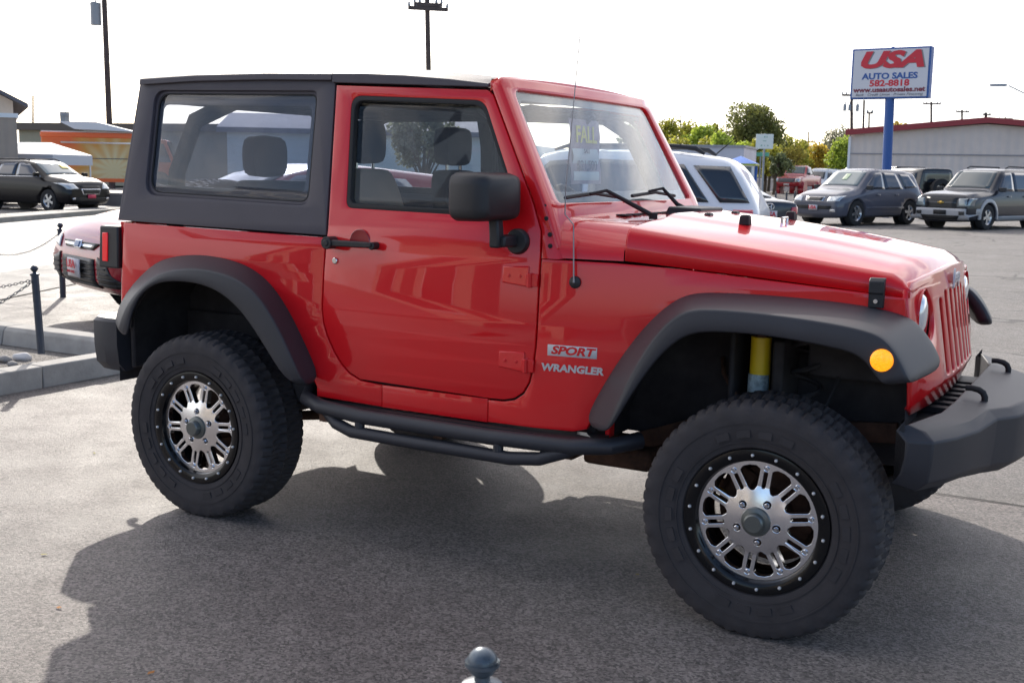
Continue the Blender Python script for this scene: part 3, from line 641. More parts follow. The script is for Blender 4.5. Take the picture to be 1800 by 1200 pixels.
    for x, y in pts:
        c = abs(y) < .46; zt = .728 if not c else .745; zb = .532 if abs(y) > .50 else .520
        if abs(y) > .86: zb = .555
        xb = 2.93 if abs(y) < .50 else 2.93-.085*(abs(y)-.50)/.37
        rows.append([(xb, y*.985, zt+.014), (min(x-.030, xb+.10 if abs(y) > .8 else x-.030), y*.985, zt-.004), (x, y, zt-.032), (x-.004, y, (zt+zb)/2), (x-.012, y*.99, zb+.035), (x-.05, y*.975, zb), (xb, y*.965, zb+.005)])
    g.loft(rows, True, True); bu = keep(g.build('front_bumper', FLARE, J, ang=28, bevel=.010, seg=3))
    for s in (-1, 1):
        MB().loft([[(x, s*y, .722+h) for x, y in ((2.94,.475),(3.035,.475),(3.045,.452),(2.94,.452))] for h in (-.01,.006)]).build('bumper_seam', BLK, bu, bevel=.002)
        y = s*.34; MB().tube([(3.01,y,.70),(3.01,y,.762),(3.004,y,.776),(2.990,y,.785),(2.968,y,.789),(2.948,y,.788)], [.011,.011,.011,.011,.010,.010], 12).build('tow_hook', SEAL, bu, ang=60)
        MB().lathe([(.0,.004),(.035,.004),(.040,0)], 18, 'z', (3.01, y, .735)).build('hook_plate', SEAL, bu)
    g = MB()
    for k in range(7): g.box((2.80,-.32+k*.098,.686),(2.95,-.275+k*.098,.706))
    g.box((2.78,-.55,.665),(2.95,.55,.684)).build('bumper_grid', BLK, bu)
    # ---- rear bumper
    g = MB(); rows = []
    for x, y in ((-.62,-.80),(-.70,-.805),(-.78,-.79),(-.825,-.74),(-.845,-.62),(-.85,0),(-.845,.62),(-.825,.74),(-.78,.79),(-.70,.805),(-.62,.80)):
        iy = y*.80; ix = -.60
        rows.append([(ix, iy, .780), (x*.985-.01*0, y*.985, .785), (x, y, .770), (x, y, .66), (x*.99, y*.995, .58), (x*.96, y*.97, .545), (ix, iy, .550)])
    g.loft(rows, True, True); rb = keep(g.build('rear_bumper', FLARE, J, ang=40, bevel=.012, seg=3))
    MB().tube([(-.80,-.42,.56),(-.88,-.42,.55),(-.89,-.42,.53),(-.87,-.42,.515),(-.85,-.42,.52)], .014, 8).build('tow_hook', SEAL, rb)
    # ---- tail lamps
    for s in (-1, 1):
        t_ = MB(); t_.hexa([(-.75,s*.62,1.015),(-.605,s*.62,1.015),(-.605,s*.792,1.015),(-.74,s*.785,1.015),(-.74,s*.62,1.205),(-.605,s*.62,1.205),(-.605,s*.788,1.205),(-.73,s*.78,1.205)])
        to = keep(t_.build('tail_lamp', BLK, J, bevel=.008))
        l_ = MB(); l_.hexa([(-.710,s*.780,1.045),(-.675,s*.780,1.045),(-.675,s*.7925,1.045),(-.710,s*.7905,1.045),(-.706,s*.780,1.175),(-.672,s*.780,1.175),(-.672,s*.7905,1.175),(-.706,s*.7885,1.175)]).box((-.754,s*.65,1.04),(-.744,s*.76,1.18))
        l_.build('tail_lamp_lens', REDL, to, bevel=.003)
    # ---- side step tubes
    for s in (-1, 1):
        q = MB(); q.tube([(.44,s*.72,.565),(.50,s*.82,.550),(.60,s*.855,.535),(.80,s*.86,.520),(1.40,s*.86,.516),(1.72,s*.855,.522),(1.86,s*.82,.535),(1.93,s*.72,.545)], .030, 14)
        so_ = keep(q.build('side_step', FLARE, J))
        MB().tube([(.58,s*.82,.535),(.68,s*.855,.475),(.76,s*.865,.455),(1.0,s*.868,.452),(1.48,s*.865,.448),(1.60,s*.86,.462),(1.70,s*.85,.50),(1.76,s*.84,.53)], .025, 12).build('lower_step_tube', FLARE, so_)
        for x in (.80, 1.43): MB().tube([(x,s*.862,.53),(x,s*.864,.45)], .020, 10).build('step_link', FLARE, so_)
        MB().hexa([(.52,s*.745,.548),(1.82,s*.745,.548),(1.80,s*.84,.538),(.56,s*.84,.538),(.52,s*.745,.556),(1.82,s*.745,.556),(1.80,s*.84,.548),(.56,s*.84,.548)]).build('step_plate', BLK, so_)
        for x in (.93,.98,1.03,1.09,1.15): MB().lathe([(0,.001),(.013,.001),(.017,0)], 12, 'z', (x, s*.80, .5540)).build('step_hole', RUST, so_)
        for x in (.60,1.15,1.70): MB().box((x-.02,s*.40,.47),(x+.02,s*.84,.50)).build('step_bracket', RUST, so_)
    # ---- chassis
    g = MB()
    for s in (-1, 1):
        g.tube([(-.70,s*.42,.60),(-.45,s*.42,.66),(0,s*.42,.66),(.42,s*.42,.46),(1.75,s*.42,.45),(2.05,s*.42,.56),(2.75,s*.40,.62)], .048, 4)
    ch = keep(g.build('frame_rails', RUST, J))
    MB().box((.65,-.35,.40),(1.5,.1,.46)).box((1.62,-.55,.38),(1.90,-.30,.46)).box((-.05,-.3,.46),(.35,.3,.56)).box((.62,-.64,.435),(1.42,-.52,.505)).box((.62,.52,.435),(1.42,.64,.505)).build('skid_plate', RUST, ch, bevel=.02)
    g = MB(); g.cyl((0,-.75,.385),(0,.75,.385),.042,14).cyl((2.424,-.72,.385),(2.424,.72,.385),.042,14).build('axle_tube', DARK, ch)
    MB().lathe([(.05,-.14),(.11,-.10),(.14,0),(.11,.10),(.05,.14)], 20, 'x', (0,0,.385)).build('differential', DARK, ch, ang=60)
    MB().lathe([(.05,-.14),(.11,-.10),(.14,0),(.11,.10),(.05,.14)], 20, 'x', (2.424,.2,.385)).build('differential', DARK, ch, ang=60)
    for q in ([(2.424,-.55,.35),(1.7,-.42,.42)],[(2.424,.55,.35),(1.7,.42,.42)],[(0,-.5,.36),(.7,-.42,.44)],[(0,.5,.36),(.7,.42,.44)]): MB().tube(q, .022, 8).build('control_arm', RUST, ch)
    MB().tube([(2.52,-.6,.40),(2.52,.6,.42)], .016, 8).build('track_rod', RUST, ch)
    for s in (-1, 1):
        ck = MB().tube([(2.30,s*.56,.42),(2.30,s*.55,.93)], .036, 16); so2 = ck.build('shock_absorber', YEL, J); keep(so2)
        MB().tube([(2.2985,s*.5615,.67),(2.2985,s*.5565,.80)], .0372, 16).build('damper_label', TEAL, so2)
        MB().cyl((2.30,s*.55,.93),(2.30,s*.55,.96),.022,12).build('damper_mount', RUST, so2)
        MB().tube([(2.55,s*.42,.90),(2.56,s*.50,.80),(2.52,s*.60,.66),(2.47,s*.62,.52)], .007, 8).build('brake_hose', SEAL, ch)
        MB().tube([(2.12,s*.42,.82),(2.16,s*.52,.78),(2.24,s*.58,.70)], .009, 8).build('breather_hose', RUST, ch)
        sp = MB(); sp.tube([(2.44+.055*math.cos(a*.5), s*.48+.055*math.sin(a*.5), .47+a*.0075) for a in range(0, 64)], .009, 6); keep(sp.build('coil_spring', DARK, J))
        MB().box((2.36,s*.41,.62),(2.40,s*.62,.93)).box((2.20,s*.41,.62),(2.22,s*.60,.95)).box((2.45,s*.41,.80),(2.70,s*.50,.98)).build('inner_fender_bracket', DARK, ch, bevel=.01)
        sp = MB(); sp.tube([(-.02+.055*math.cos(a*.5), s*.45+.055*math.sin(a*.5), .46+a*.0075) for a in range(0, 54)], .009, 6); keep(sp.build('coil_spring', DARK, J))
    # red pinch tab behind the front arch
    MB().box((1.765,-.74,.575),(1.80,-.70,.66)).box((1.80,-.74,.545),(1.82,-.70,.63)).build('body_mount_tab', RED, ch, bevel=.004)
    # ---- wheels
    proto = make_wheel('wheel'); proto.parent = J; keep(proto)
    zr = .388
    spots = [(0,-.788,0,0),(2.424,-.788,0,.02),(0,.788,math.pi,0),(2.424,.788,math.pi,.02)]
    for i, (x, y, rz, st) in enumerate(spots):
        o = proto if i == 0 else keep(copy_tree(proto, J))
        o.location = (x, y, zr); o.rotation_euler = (0, (0,.55,1.1,2.0)[i], rz+st); o.rotation_mode = 'YXZ' if False else 'XYZ'
    sp = keep(copy_tree(proto, J)); sp.location = (-.80, .05, 1.02); sp.rotation_euler = (0, 0, -math.pi/2); tag(sp, 'spare wheel carried upright on the tailgate')
    # ---- interior
    def seat(y, m_):
        b = MB(); b.loft([[(x+.0, y+dy*k, z) for x, dy in ((x0-.05,-.23),(x0+.06,-.23),(x0+.075,0),(x0+.06,.23),(x0-.05,.23),(x0-.06,0))] for x0, z, k in ((.62,.88,1.0),(.56,1.05,1.04),(.50,1.25,1.02),(.465,1.40,.92),(.45,1.47,.72),(.448,1.485,.5))])
        so_ = keep(b.build('front_seat', m_, J, subsurf=1))
        MB().loft([[(x, y+dy*k, z) for x, dy in ((.39,-.13),(.50,-.13),(.52,0),(.50,.13),(.39,.13),(.38,0))] for z, k in ((1.50,.75),(1.53,.98),(1.60,1.04),(1.66,1.0),(1.69,.8))]).build('headrest', CLOTH, so_, subsurf=1)
        MB().cyl((.45,y-.06,1.44),(.45,y-.06,1.54),.008,8).cyl((.45,y+.06,1.44),(.45,y+.06,1.54),.008,8).build('headrest_post', CHR, so_)
        MB().loft([[(x, y+dy, z) for dy in (-.24,.24) for x, z in (((.58,.82),(.58,.93)) if dy < 0 else ((.58,.93),(.58,.82)))], [(x, y+dy, z) for dy in (-.24,.24) for x, z in (((1.10,.80),(1.10,.93)) if dy < 0 else ((1.10,.93),(1.10,.80)))]]).build('seat_cushion', CLOTH, so_, bevel=.04, seg=3)
    seat(-.36, REFLC); seat(.36, CLOTH)
    bs = MB(); bs.hexa([(-.10,-.48,.80),(.02,-.48,.80),(.02,.48,.80),(-.10,.48,.80),(-.22,-.46,1.42),(-.13,-.46,1.42),(-.13,.46,1.42),(-.22,.46,1.42)]); rs = keep(bs.build('rear_bench', CLOTH, J, bevel=.03, seg=3))
    for y in (-.26, .26): MB().loft([[(x, y+dy*k, z) for x, dy in ((-.25,-.14),(-.15,-.14),(-.14,0),(-.15,.14),(-.25,.14),(-.26,0))] for z, k in ((1.43,.8),(1.47,1),(1.58,1.02),(1.63,.8))]).build('headrest', CLOTH, rs, subsurf=1)
    g = MB()
    for s in (-1, 1):
        g.tube([(.50,s*.60,.60),(.50,s*.615,1.2),(.50,s*.60,1.60),(.50,s*.56,1.74),(.50,s*.45,1.785)], .038, 10)
        g.tube([(.50,s*.56,1.76),(1.16,s*.56,1.735),(1.28,s*.585,1.66),(1.44,s*.62,1.34)], .034, 10)
        g.tube([(.50,s*.56,1.76),(-.10,s*.57,1.76),(-.32,s*.58,1.68),(-.42,s*.60,1.45),(-.45,s*.61,1.0)], .038, 10)
    g.tube([(.50,-.50,1.785),(.50,.50,1.785)], .038, 10); g.tube([(-.12,-.57,1.76),(-.12,.57,1.76)], .034, 10)
    rc = keep(g.build('roll_bar', SEAL, J))
    MB().box((.56,-.16,1.745),(.66,.16,1.785)).build('sound_bar', SEAL, rc, bevel=.01)
    db = MB(); db.hexa([(1.30,-.70,1.02),(1.58,-.70,1.02),(1.58,.70,1.02),(1.30,.70,1.02),(1.36,-.69,1.31),(1.56,-.69,1.33),(1.56,.69,1.33),(1.36,.69,1.31)]); da = keep(db.build('dashboard', SEAL, J, bevel=.03))
    sw = MB(); 
    for k in range(28):
        pass
    sw.tube([(1.10-.06*math.sin(a*math.pi/12)*1.0, .36+.185*math.cos(a*math.pi/12), 1.24+.175*math.sin(a*math.pi/12)) for a in range(25)], .015, 8); sw.tube([(1.10,.19,1.24),(1.12,.36,1.22),(1.10,.53,1.24)], .018, 6); sw.tube([(1.12,.36,1.22),(1.34,.36,1.17)], .03, 8)
    sw.build('steering_wheel', SEAL, da)
    rm = MB(); rm.box((1.315,-.11,1.655),(1.335,.11,1.72)); rmo = keep(rm.build('rear_view_mirror', SEAL, J, bevel=.012)); MB().tube([(1.335,0,1.69),(1.37,0,1.72)], .01, 8).build('mirror_stem', SEAL, rmo)
    for s in (-1, 1): keep(MB().hexa([(1.27,s*.10,1.715),(1.35,s*.10,1.72),(1.35,s*.52,1.72),(1.27,s*.52,1.715),(1.27,s*.10,1.725),(1.35,s*.10,1.735),(1.35,s*.52,1.735),(1.27,s*.52,1.725)]).build('sun_visor', CLOTH, J))
    for o in P:
        o.parent = J; o.location = Vector(o.location)+Vector(off)
    return J
make_jeep()
# sale sheet hanging behind the windshield

# ================================================================== PLACE HELPERS
def ray(u, v):
    a, b = u-900, v-600
    return FW + RR*(a/FPX) - UU*(b/FPX)
def AT(u, v, D):        # point at horizontal distance D along the sight line through photo pixel (u, v)
    d = ray(u, v); return Vector(CAMP) + d*(D/math.hypot(d.x, d.y))
def GR(u, v, z=0):      # point on the plane z
    d = ray(u, v); return Vector(CAMP) + d*((z-CAMP[2])/d.z)

# ------------------------------------------------------------------ sale sheet behind the windshield
sh = thing('sale_sheet', (1.355, -.02, 1.43), 0, 'long paper sale sheet with yellow FALL above a price, hanging behind the windshield', 'sign')
def sheet(y0_, y1_, z0_, z1_, o):
    g = MB(); rows = []
    for k in range(9):
        z = z0_+(z1_-z0_)*k/8; x = -z*.06+.004*math.sin(k*1.3)+o
        rows.append([(x, y0_, z), (x, y1_, z), (x-.0012, y1_, z), (x-.0012, y0_, z)])
    return g.loft(rows, True, True)
zx = lambda z: .004-z*.06
sheet(-.150, .135, .005, .270, .000).build('paper_sheet', mat('pink_grey_paper', (.34,.28,.32), rough=.8, var=.15, vscale=40), sh)
sheet(-.128, .115, .020, .150, .002).build('price_panel', mat('pale_paper', (.62,.68,.66), rough=.8), sh)
text('fall_lettering', 'FALL', mat('fall_yellow', (.66,.62,.06), rough=.6), sh, .095, lambda x, y, d: (zx(.205+y)+.004+d, x-.008, .205+y), ext=.0008, bold=.0022, sx=1.0)
text('sale_lettering', 'SALE', SDK, sh, .026, lambda x, y, d: (zx(.140+y)+.005+d, x-.008, .140+y), ext=.0008)
text('price_lettering', '$21,500', SDK, sh, .058, lambda x, y, d: (zx(.080+y)+.005+d, x-.008, .080+y), ext=.0008)

# ================================================================== GROUND
SD = Vector((-.42, .907, 0)).normalized(); SN = Vector((-.907, -.42, 0)).normalized()      # street direction and its left normal
A0 = Vector((-7.6, 4.1, 0))
def sheetquad(name, pts, m_, z, kind='structure', thick=0):
    g = MB()
    if thick:
        g.loft([[(p[0], p[1], z-thick) for p in pts], [(p[0], p[1], z) for p in pts]], True, True)
    else: g.add([(p[0], p[1], z) for p in pts], [tuple(range(len(pts)))])
    return tag(g.build(name, m_), kind=kind)
OLD = asphalt('old_asphalt', (.170,.155,.142), .66, .20, crack=.65, agg=.55)
NEW = asphalt('near_asphalt', (.165,.144,.132), .60, .28, crack=0, agg=.62)
STR = asphalt('street_asphalt', (.30,.285,.26), .62, .12, crack=.25, agg=.3)
CONC = asphalt('concrete', (.33,.315,.29), .75, .12, crack=0, agg=.22)
sheetquad('ground', [(-3000,-3000),(3000,-3000),(3000,3000),(-3000,3000)], mat('dry_ground', (.20,.18,.13), rough=.95, var=.2, vscale=.05), -.02)
pA = A0 - SD*60; pB = A0 + SD*160
sheetquad('parking_lot', [(pA.x,pA.y),(60,-60),(80,110),(pB.x,pB.y)], OLD, 0)
sheetquad('driveway', [(-2.8,-14),(9,-14),(9,1.19),(-1.2,1.15),(-2.9,.8)], NEW, .004)
g = MB(); pr_ = None; rows = []
for k in range(40):
    x = -1.2+k*.26; y = 1.18+.012*math.sin(k*1.7)+.01*math.sin(k*.6); wdt = .006+.008*random.random()
    rows.append([(x, y-wdt, .0055), (x, y+wdt, .0055)])
g.loft(rows, False, False); tag(g.build('seam_crack', mat('tar_crack', (.035,.033,.03), rough=.9)), kind='structure')
def strip(name, a, b, m_, z, thick=0, t0=-60, t1=160):
    p = [A0+SN*a+SD*t0, A0+SN*b+SD*t0, A0+SN*b+SD*t1, A0+SN*a+SD*t1]
    return sheetquad(name, [(q.x, q.y) for q in p], m_, z, thick=thick)
strip('sidewalk', 0, 1.56, CONC, .010)
strip('street', 1.56, 8.1, STR, .004)
strip('kerb', 8.1, 8.28, mat('kerb_concrete', (.26,.25,.23), rough=.85, var=.2, vscale=3), .13, .15)
strip('far_sidewalk', 8.28, 9.2, CONC, .125)
strip('far_lot', 9.2, 60, OLD, .006)
# distant hills
g = MB(); rows = []
for k in range(41):
    a = R(75+k*2.6); D = 1900; h = 34+14*math.sin(k*.9)+10*math.sin(k*2.3)
    rows.append([(math.cos(a)*D, math.sin(a)*D, -5), (math.cos(a)*(D+150), math.sin(a)*(D+150), h), (math.cos(a)*(D+600), math.sin(a)*(D+600), h*.5)])
g.loft(rows, False, False); tag(g.build('hills', mat('hazy_hill', (.30,.33,.38), rough=1)), kind='structure')
# concrete kerb island
KM = mat('island_concrete', (.34,.325,.30), rough=.85, var=.18, vscale=5, bump=.004, bscale=25)
isl = thing('kerb_island', (-3.08, 1.62, 0), 0, 'concrete kerb corner round a sunken gravel bed behind the off-road vehicle', 'kerb')
def kerbseg(a, b, w_=.20, h=.15):
    a = Vector(a); b = Vector(b); d = (b-a).normalized(); n = Vector((-d.y, d.x, 0))*w_
    g = MB(); g.loft([[tuple(p+n*-.12), tuple(p+n*0+Vector((0,0,h-.03))), tuple(p+n*.15+Vector((0,0,h))), tuple(p+n+Vector((0,0,h))), tuple(p+n+Vector((0,0,.0)))] for p in (a, b)])
    return g.build('kerb_stone', KM, isl, bevel=.008)
kerbseg((0,0,0), (0,-1.05,0)); kerbseg((.0,-1.056,0), (.0,-2.3,0)); kerbseg((.0,-2.306,0), (.0,-3.6,0))
kerbseg((-1.6,.0,0),(-.004,.0,0)); kerbseg((-3.2,.0,0),(-1.606,.0,0)); kerbseg((-4.8,.0,0),(-3.206,.0,0))
GRV = asphalt('gravel', (.22,.20,.18), .9, .2, agg=.9)
sheetquad('gravel_bed', [(-7.9,-1.8),(-3.24,-1.8),(-3.24,1.43),(-7.9,1.43)], GRV, .012, kind='stuff')
for i, (u, v, r_) in enumerate([(40,628,.062),(8,632,.05),(22,640,.035),(60,640,.028),(-20,636,.06)]):
    p = GR(u, v, .03); bm = bmesh.new(); bmesh.ops.create_icosphere(bm, subdivisions=3, radius=r_)
    for q in bm.verts:
        q.co *= 1+.18*math.sin(q.co.x*60+i)*math.cos(q.co.y*70); q.co.z *= .6; q.co.x *= 1.25
    me = bpy.data.meshes.new('rock'); bm.to_mesh(me); bm.free(); me.materials.append(mat('pale_stone' if i == 0 else 'grey_stone', (.60,.58,.56) if i == 0 else (.25,.24,.23), rough=.8, bump=.003, bscale=40)); finish(me, 60)
    o = link(bpy.data.objects.new('rock', me)); o.location = (p.x, p.y, .03)
    tag(o, ['pale round rock in the gravel bed beside the leaning black bollard','grey rock left of the pale round rock in the gravel bed','flat grey stone in front of the pale rock in the gravel bed','smallest grey stone right of the pale rock in the gravel bed','grey rock at the left picture edge in the gravel bed'][i], 'rock', 'rocks in the gravel bed')
for i, (u, v) in enumerate([(103,1068),(265,1183),(166,797),(78,975),(1120,1010)]):
    p = GR(u, v, .006); g = MB(); a = i*1.3; c, s_ = math.cos(a), math.sin(a)
    pts = [(-.012,0,.001),(-.004,.006,.005),(.008,.007,.003),(.014,0,.006),(.006,-.006,.002),(-.005,-.006,.004)]
    g.add([(x*c-y*s_, x*s_+y*c, z) for x, y, z in pts], [(0,1,2,3,4,5)]); o = g.build('fallen_leaf', mat('dry_leaf', (.38,.16,.04) if i < 2 else (.30,.26,.08), rough=.8)); o.location = (p.x, p.y, .006)
    tag(o, ['orange dry leaf in the shadow edge at the lower left','small orange leaf near the bottom picture edge, left','greenish leaf on the sunlit asphalt left of the rear wheel','small dry leaf left of the long shadow','small dry leaf on shaded asphalt left of the front wheel'][i], 'leaf', 'fallen leaves on the asphalt')

# ------------------------------------------------------------------ bollards and chains
BOL = mat('bollard_paint', (.035,.045,.065), rough=.45, var=.15, vscale=30)
BOLB = mat('weathered_bollard_paint', (.10,.125,.15), rough=.35, metal=.3, var=.5, vscale=22, rvar=.1)
def bollard(p, label, h=.60, lean=(0,0), m_=BOL, r_=.028, base=0, group='black chain bollards'):
    t = thing('bollard', (p[0], p[1], p[2] if len(p) > 2 else base), 0, label, 'bollard', group)
    t.rotation_euler = (lean[0], lean[1], 0)
    g = MB().lathe([(0,0),(r_*1.0,0),(r_,h),(r_*1.25,h),(r_*1.25,h+.012),(r_*.5,h+.02),(r_*.45,h+.028)], 20); g.build('post', m_, t)
    k = r_*.95; q = [(0, h+.028)]
    q = [(k*math.sin(a), h+.028+k*.85-k*math.cos(a)) for a in [i*math.pi/12 for i in range(13)]]
    q.insert(6, (k*1.12, q[6][1]-.004)); q.insert(7, (k*1.12, q[7][1]+.003 if False else q[6][1]+.007))
    MB().lathe(q, 24).build('ball_finial', m_, t, ang=50)
    r2 = MB().tube([(r_*math.cos(a)*.9-.0, .0, h-.03+r_*math.sin(a)*.9) for a in [i*math.pi/8 for i in range(17)]], .004, 6); r2.build('chain_eye', m_, t)
    return t
def chain(a, b, sag, label, link_l=.030, r_=.0028):
    a = Vector(a); b = Vector(b); L = (b-a).length; n = max(8, int(L/link_l*1.05)); g = MB()
    P = [a.lerp(b, i/n) - Vector((0,0,sag*4*(i/n)*(1-i/n))) for i in range(n+1)]
    for i in range(n):
        c = (P[i]+P[i+1])/2; d = (P[i+1]-P[i]).normalized(); s_ = d.cross(Vector((0,0,1))).normalized(); up = s_ if i % 2 else s_.cross(d)
        l = (P[i+1]-P[i]).length*.66; wdt = link_l*.30
        ring = [c + d*(l*math.cos(t_)) + up*(wdt*math.sin(t_)) for t_ in [k*math.pi/4 for k in range(9)]]
        g.tube(ring, r_, 4, False)
    return tag(g.build('chain', BOL), label, 'chain', 'chains between the bollards')
b1 = Vector((-3.40, .97, .13))
bollard(b1, 'black bollard leaning left on the concrete kerb beside the rear bumper', .56, (R(-2),R(-6)), r_=.026)
b1t = b1+Vector((-.055,.02,.53))
bollard((-5.3, .75, .02), 'bollard in the gravel bed at the left picture edge holding one chain', .60)
bollard((-3.15, -1.5, .13), 'bollard on the kerb left of the picture holding the lower chain', .56)
chain(b1t, (-5.3,.75,.58), .10, 'upper black chain running left from the leaning bollard')
chain(b1t, (-3.15,-1.5,.64), .30, 'lower black chain running left from the leaning bollard')
b2 = AT(106, 400, 13.6); b2g = (b2.x, b2.y, 0)
bollard(b2g, 'black bollard standing behind the maroon hatchback at the street', b2.z-.03, r_=.032)
b3 = AT(-75, 410, 14.5); bollard((b3.x,b3.y,0), 'bollard left of the picture at the far end of the street chain', b3.z)
chain((b2.x,b2.y,b2.z-.05), (b3.x,b3.y,b3.z-.02), .24, 'chain hanging along the street left of the maroon hatchback')
b4 = AT(190, 392, 12.6)
nb = AT(848, 1163, 1.86); k0 = nb.z-.028*1.0-.028*.85
bollard((nb.x, nb.y, 0), 'weathered grey ball-topped bollard at the bottom edge of the picture', k0-.0, m_=BOLB, r_=.0285)
# shoulder plate of the near bollard
# yellow kerb and small posts on the right
YK = mat('yellow_kerb_paint', (.55,.38,.06), rough=.7, var=.3, vscale=4)
a = GR(1380, 378); b = GR(1425, 376)
def longbox(name, a, b, w_, z0, z1, m_, label, cat, bevel=.02):
    a = Vector(a); b = Vector(b); d = (b-a).normalized(); n = Vector((-d.y, d.x, 0))*w_/2
    t = MB(); t.hexa([tuple(Vector((p.x,p.y,z))) for z in (z0, z1) for p in (a-n, b-n, b+n, a+n)]); o = t.build(name, m_, bevel=bevel); return tag(o, label, cat)
ca, cb = AT(1300,370,44.5), AT(1440,370,46.5); longbox('parking_kerb', ca, cb, .5, -.01, .22, YK, 'yellow painted kerb between the dark sedan and the grey SUV', 'kerb')
pts_ = [(1364,338,54),(1383,338,50),(1397.5,338,46.8)]
pp = []
for i, (u, v, D) in enumerate(pts_):
    p = AT(u, v, D); q = bollard((p.x, p.y, 0), ['thin black post furthest left of the three posts beyond the dark sedan','middle of the three thin black posts beyond the dark sedan','thin black post nearest the grey SUV, right of the other two'][i], p.z-.05, r_=.040, group='thin posts beyond the dark sedan'); pp.append(p)

# ------------------------------------------------------------------ utility poles
WOOD = mat('pole_wood', (.085,.065,.058), rough=.9, var=.25, vscale=2)
INS = mat('insulator_grey', (.30,.32,.34), rough=.4)
def pole(u, vtop, D, r_=.13, label='', cross=(), cans=(), vbot=None, tip=None, crossang=0.0, utop=None):
    base = AT(u, 305, D); top = AT(utop if utop is not None else u, vtop, D)
    t = thing('utility_pole', (base.x, base.y, 0), 0, label, 'utility pole', 'utility poles')
    tx, ty = top.x-base.x, top.y-base.y
    hz_ = top.z; lean = lambda z: (tx*(z-base.z)/(hz_-base.z), ty*(z-base.z)/(hz_-base.z), z)
    MB().tube([lean(0), lean(hz_)], [r_, r_*.75], 12).build('post', WOOD, t)
    rdir = Vector((R0.x, R0.y, 0)); rdir.rotate(Matrix.Rotation(crossang, 3, 'Z'))
    for (v, half) in cross:
        c = Vector(lean(AT(u, v, D).z)); g = MB(); n = Vector((-rdir.y, rdir.x, 0))*(r_+.06)
        a = c - rdir*half - n; b = c + rdir*half - n
        g.hexa([tuple(p+Vector((0,0,dz))) for dz in (-.07,.07) for p in (a-n*.3, b-n*.3, b+n*.3, a+n*.3)])
        co = g.build('crossarm', WOOD, t)
        for k in (-1,-.62,.62,1):
            q = c + rdir*half*k*.96 - n; MB().lathe([(.0,.07),(.05,.07),(.06,.12),(.04,.18),(.05,.21),(0,.24)], 8, 'z', tuple(q)).build('insulator', INS, co)
    for (v, off, h, rr) in cans:
        c = Vector(lean(AT(u, v, D).z)) + rdir*off; MB().lathe([(0,-h/2),(rr,-h/2),(rr,h/2),(rr*.8,h/2+.04),(0,h/2+.06)], 14, 'z', tuple(c)).lathe([(.03,h/2),(.05,h/2+.18),(.0,h/2+.24)], 8, 'z', (c.x+.1*rr, c.y, c.z)).build('transformer', INS, t)
    return t
pole(196, -30, 72, .19, 'tall leaning utility pole with grey transformer above the orange food truck', cans=((26,-.52,1.25,.30),), utop=182, cross=((-10,.6),))
pole(58, 168, 82, .07, 'thin bare pole behind the long low building, left of the food truck')
pole(206, 178, 95, .035, 'thin grey pole just right of the tall leaning pole')
pole(757, -40, 46, .125, 'utility pole with thick crossarm above the hardtop roof', cross=((17,.78),(10,.55)), crossang=.25, utop=750)
pole(1497, 163, 88, .13, 'utility pole with three transformers left of the sales sign', cross=((168,.75),), cans=((190,-.5,.45,.12),(190,-.14,.4,.11),(190,.42,.45,.12)))
pole(1515, 176, 92, .10, 'utility pole directly under the left part of the sales sign', utop=1519)
pole(1525, 199, 100, .09, 'short lamp-topped pole right of the two poles below the sign', cross=((199,.25),), utop=1528)
pole(1637, 179, 120, .13, 'utility pole with wide crossarm right of the sign post', cross=((183,.85),))
pole(1691, 193, 135, .14, 'utility pole with one low crossarm above the red roof ridge', cross=((197,.7),))
pole(1733, 198, 150, .22, 'thick stubby pole top right of the roof ridge', cross=((202,.5),))
pole(1767, 206, 170, .13, 'small utility pole furthest right behind the red roof', cross=((209,.9),))
pole(1421, 232, 120, .08, 'thin pole above the yellow tree between pickup and grey SUV', cross=((250,.6),))
pole(1197, 203, 100, .07, 'thin pole among the yellow-green trees right of the windshield')
pole(1211, 212, 104, .08, 'second thin pole among the yellow-green trees')
# street lamp at the right
p = AT(1850, 305, 60); q = AT(1768, 152, 60); t = thing('street_lamp', (p.x,p.y,0), 0, 'street lamp on a curved arm at the right picture edge', 'street lamp')
ql = q-Vector((p.x,p.y,0)); pz = AT(1845,150,60).z-.7
MB().tube([(0,0,0),(0,0,pz-.7),(ql.x*.2,ql.y*.2,pz-.45),(ql.x*.6,ql.y*.6,q.z-.38),(ql.x*.95,ql.y*.95,q.z+.03)], [.10,.07,.045,.03,.03], 8).build('arm', INS, t)
MB().loft([[(ql.x*k+0, ql.y*k+dy, q.z+dz) for dy, dz in ((-w_,0),(w_,0),(w_*.6,.12),(-w_*.6,.12))] for k, w_ in ((.98,.05),(1.05,.16),(1.22,.18),(1.30,.08))]).build('lamp_head', INS, t)

# ------------------------------------------------------------------ sales sign
c = AT(1567, 130, 45); sg = thing('sales_sign', (c.x, c.y, 0), 0, 'white sales sign with blue frame and red letters on a tall blue post', 'sign')
dv = Vector((c.x-CAMP[0], c.y-CAMP[1], 0)).normalized(); rt = Vector((-dv.y, dv.x, 0))*-1      # picture right
rt.rotate(Matrix.Rotation(-.28, 3, 'Z')); nf = Vector((rt.y, -rt.x, 0))                        # face normal towards the viewer
zT, zB = AT(1570, 82, 45).z, AT(1567, 174, 45).z; HW_ = 1.42; zc_ = (zT+zB)/2-.03; HH = (zT-zB)/2*.97
def SG(x, y, d): v_ = rt*x + nf*d; return (v_.x, v_.y, zc_+y)
def sbox(x0, x1, y0_, y1_, d0, d1, name, m_, par, bevel=0):
    g = MB(); g.hexa([SG(x, y, d) for y in (y0_, y1_) for x, d in ((x0,d0),(x1,d0),(x1,d1),(x0,d1))]); return g.build(name, m_, par, bevel=bevel)
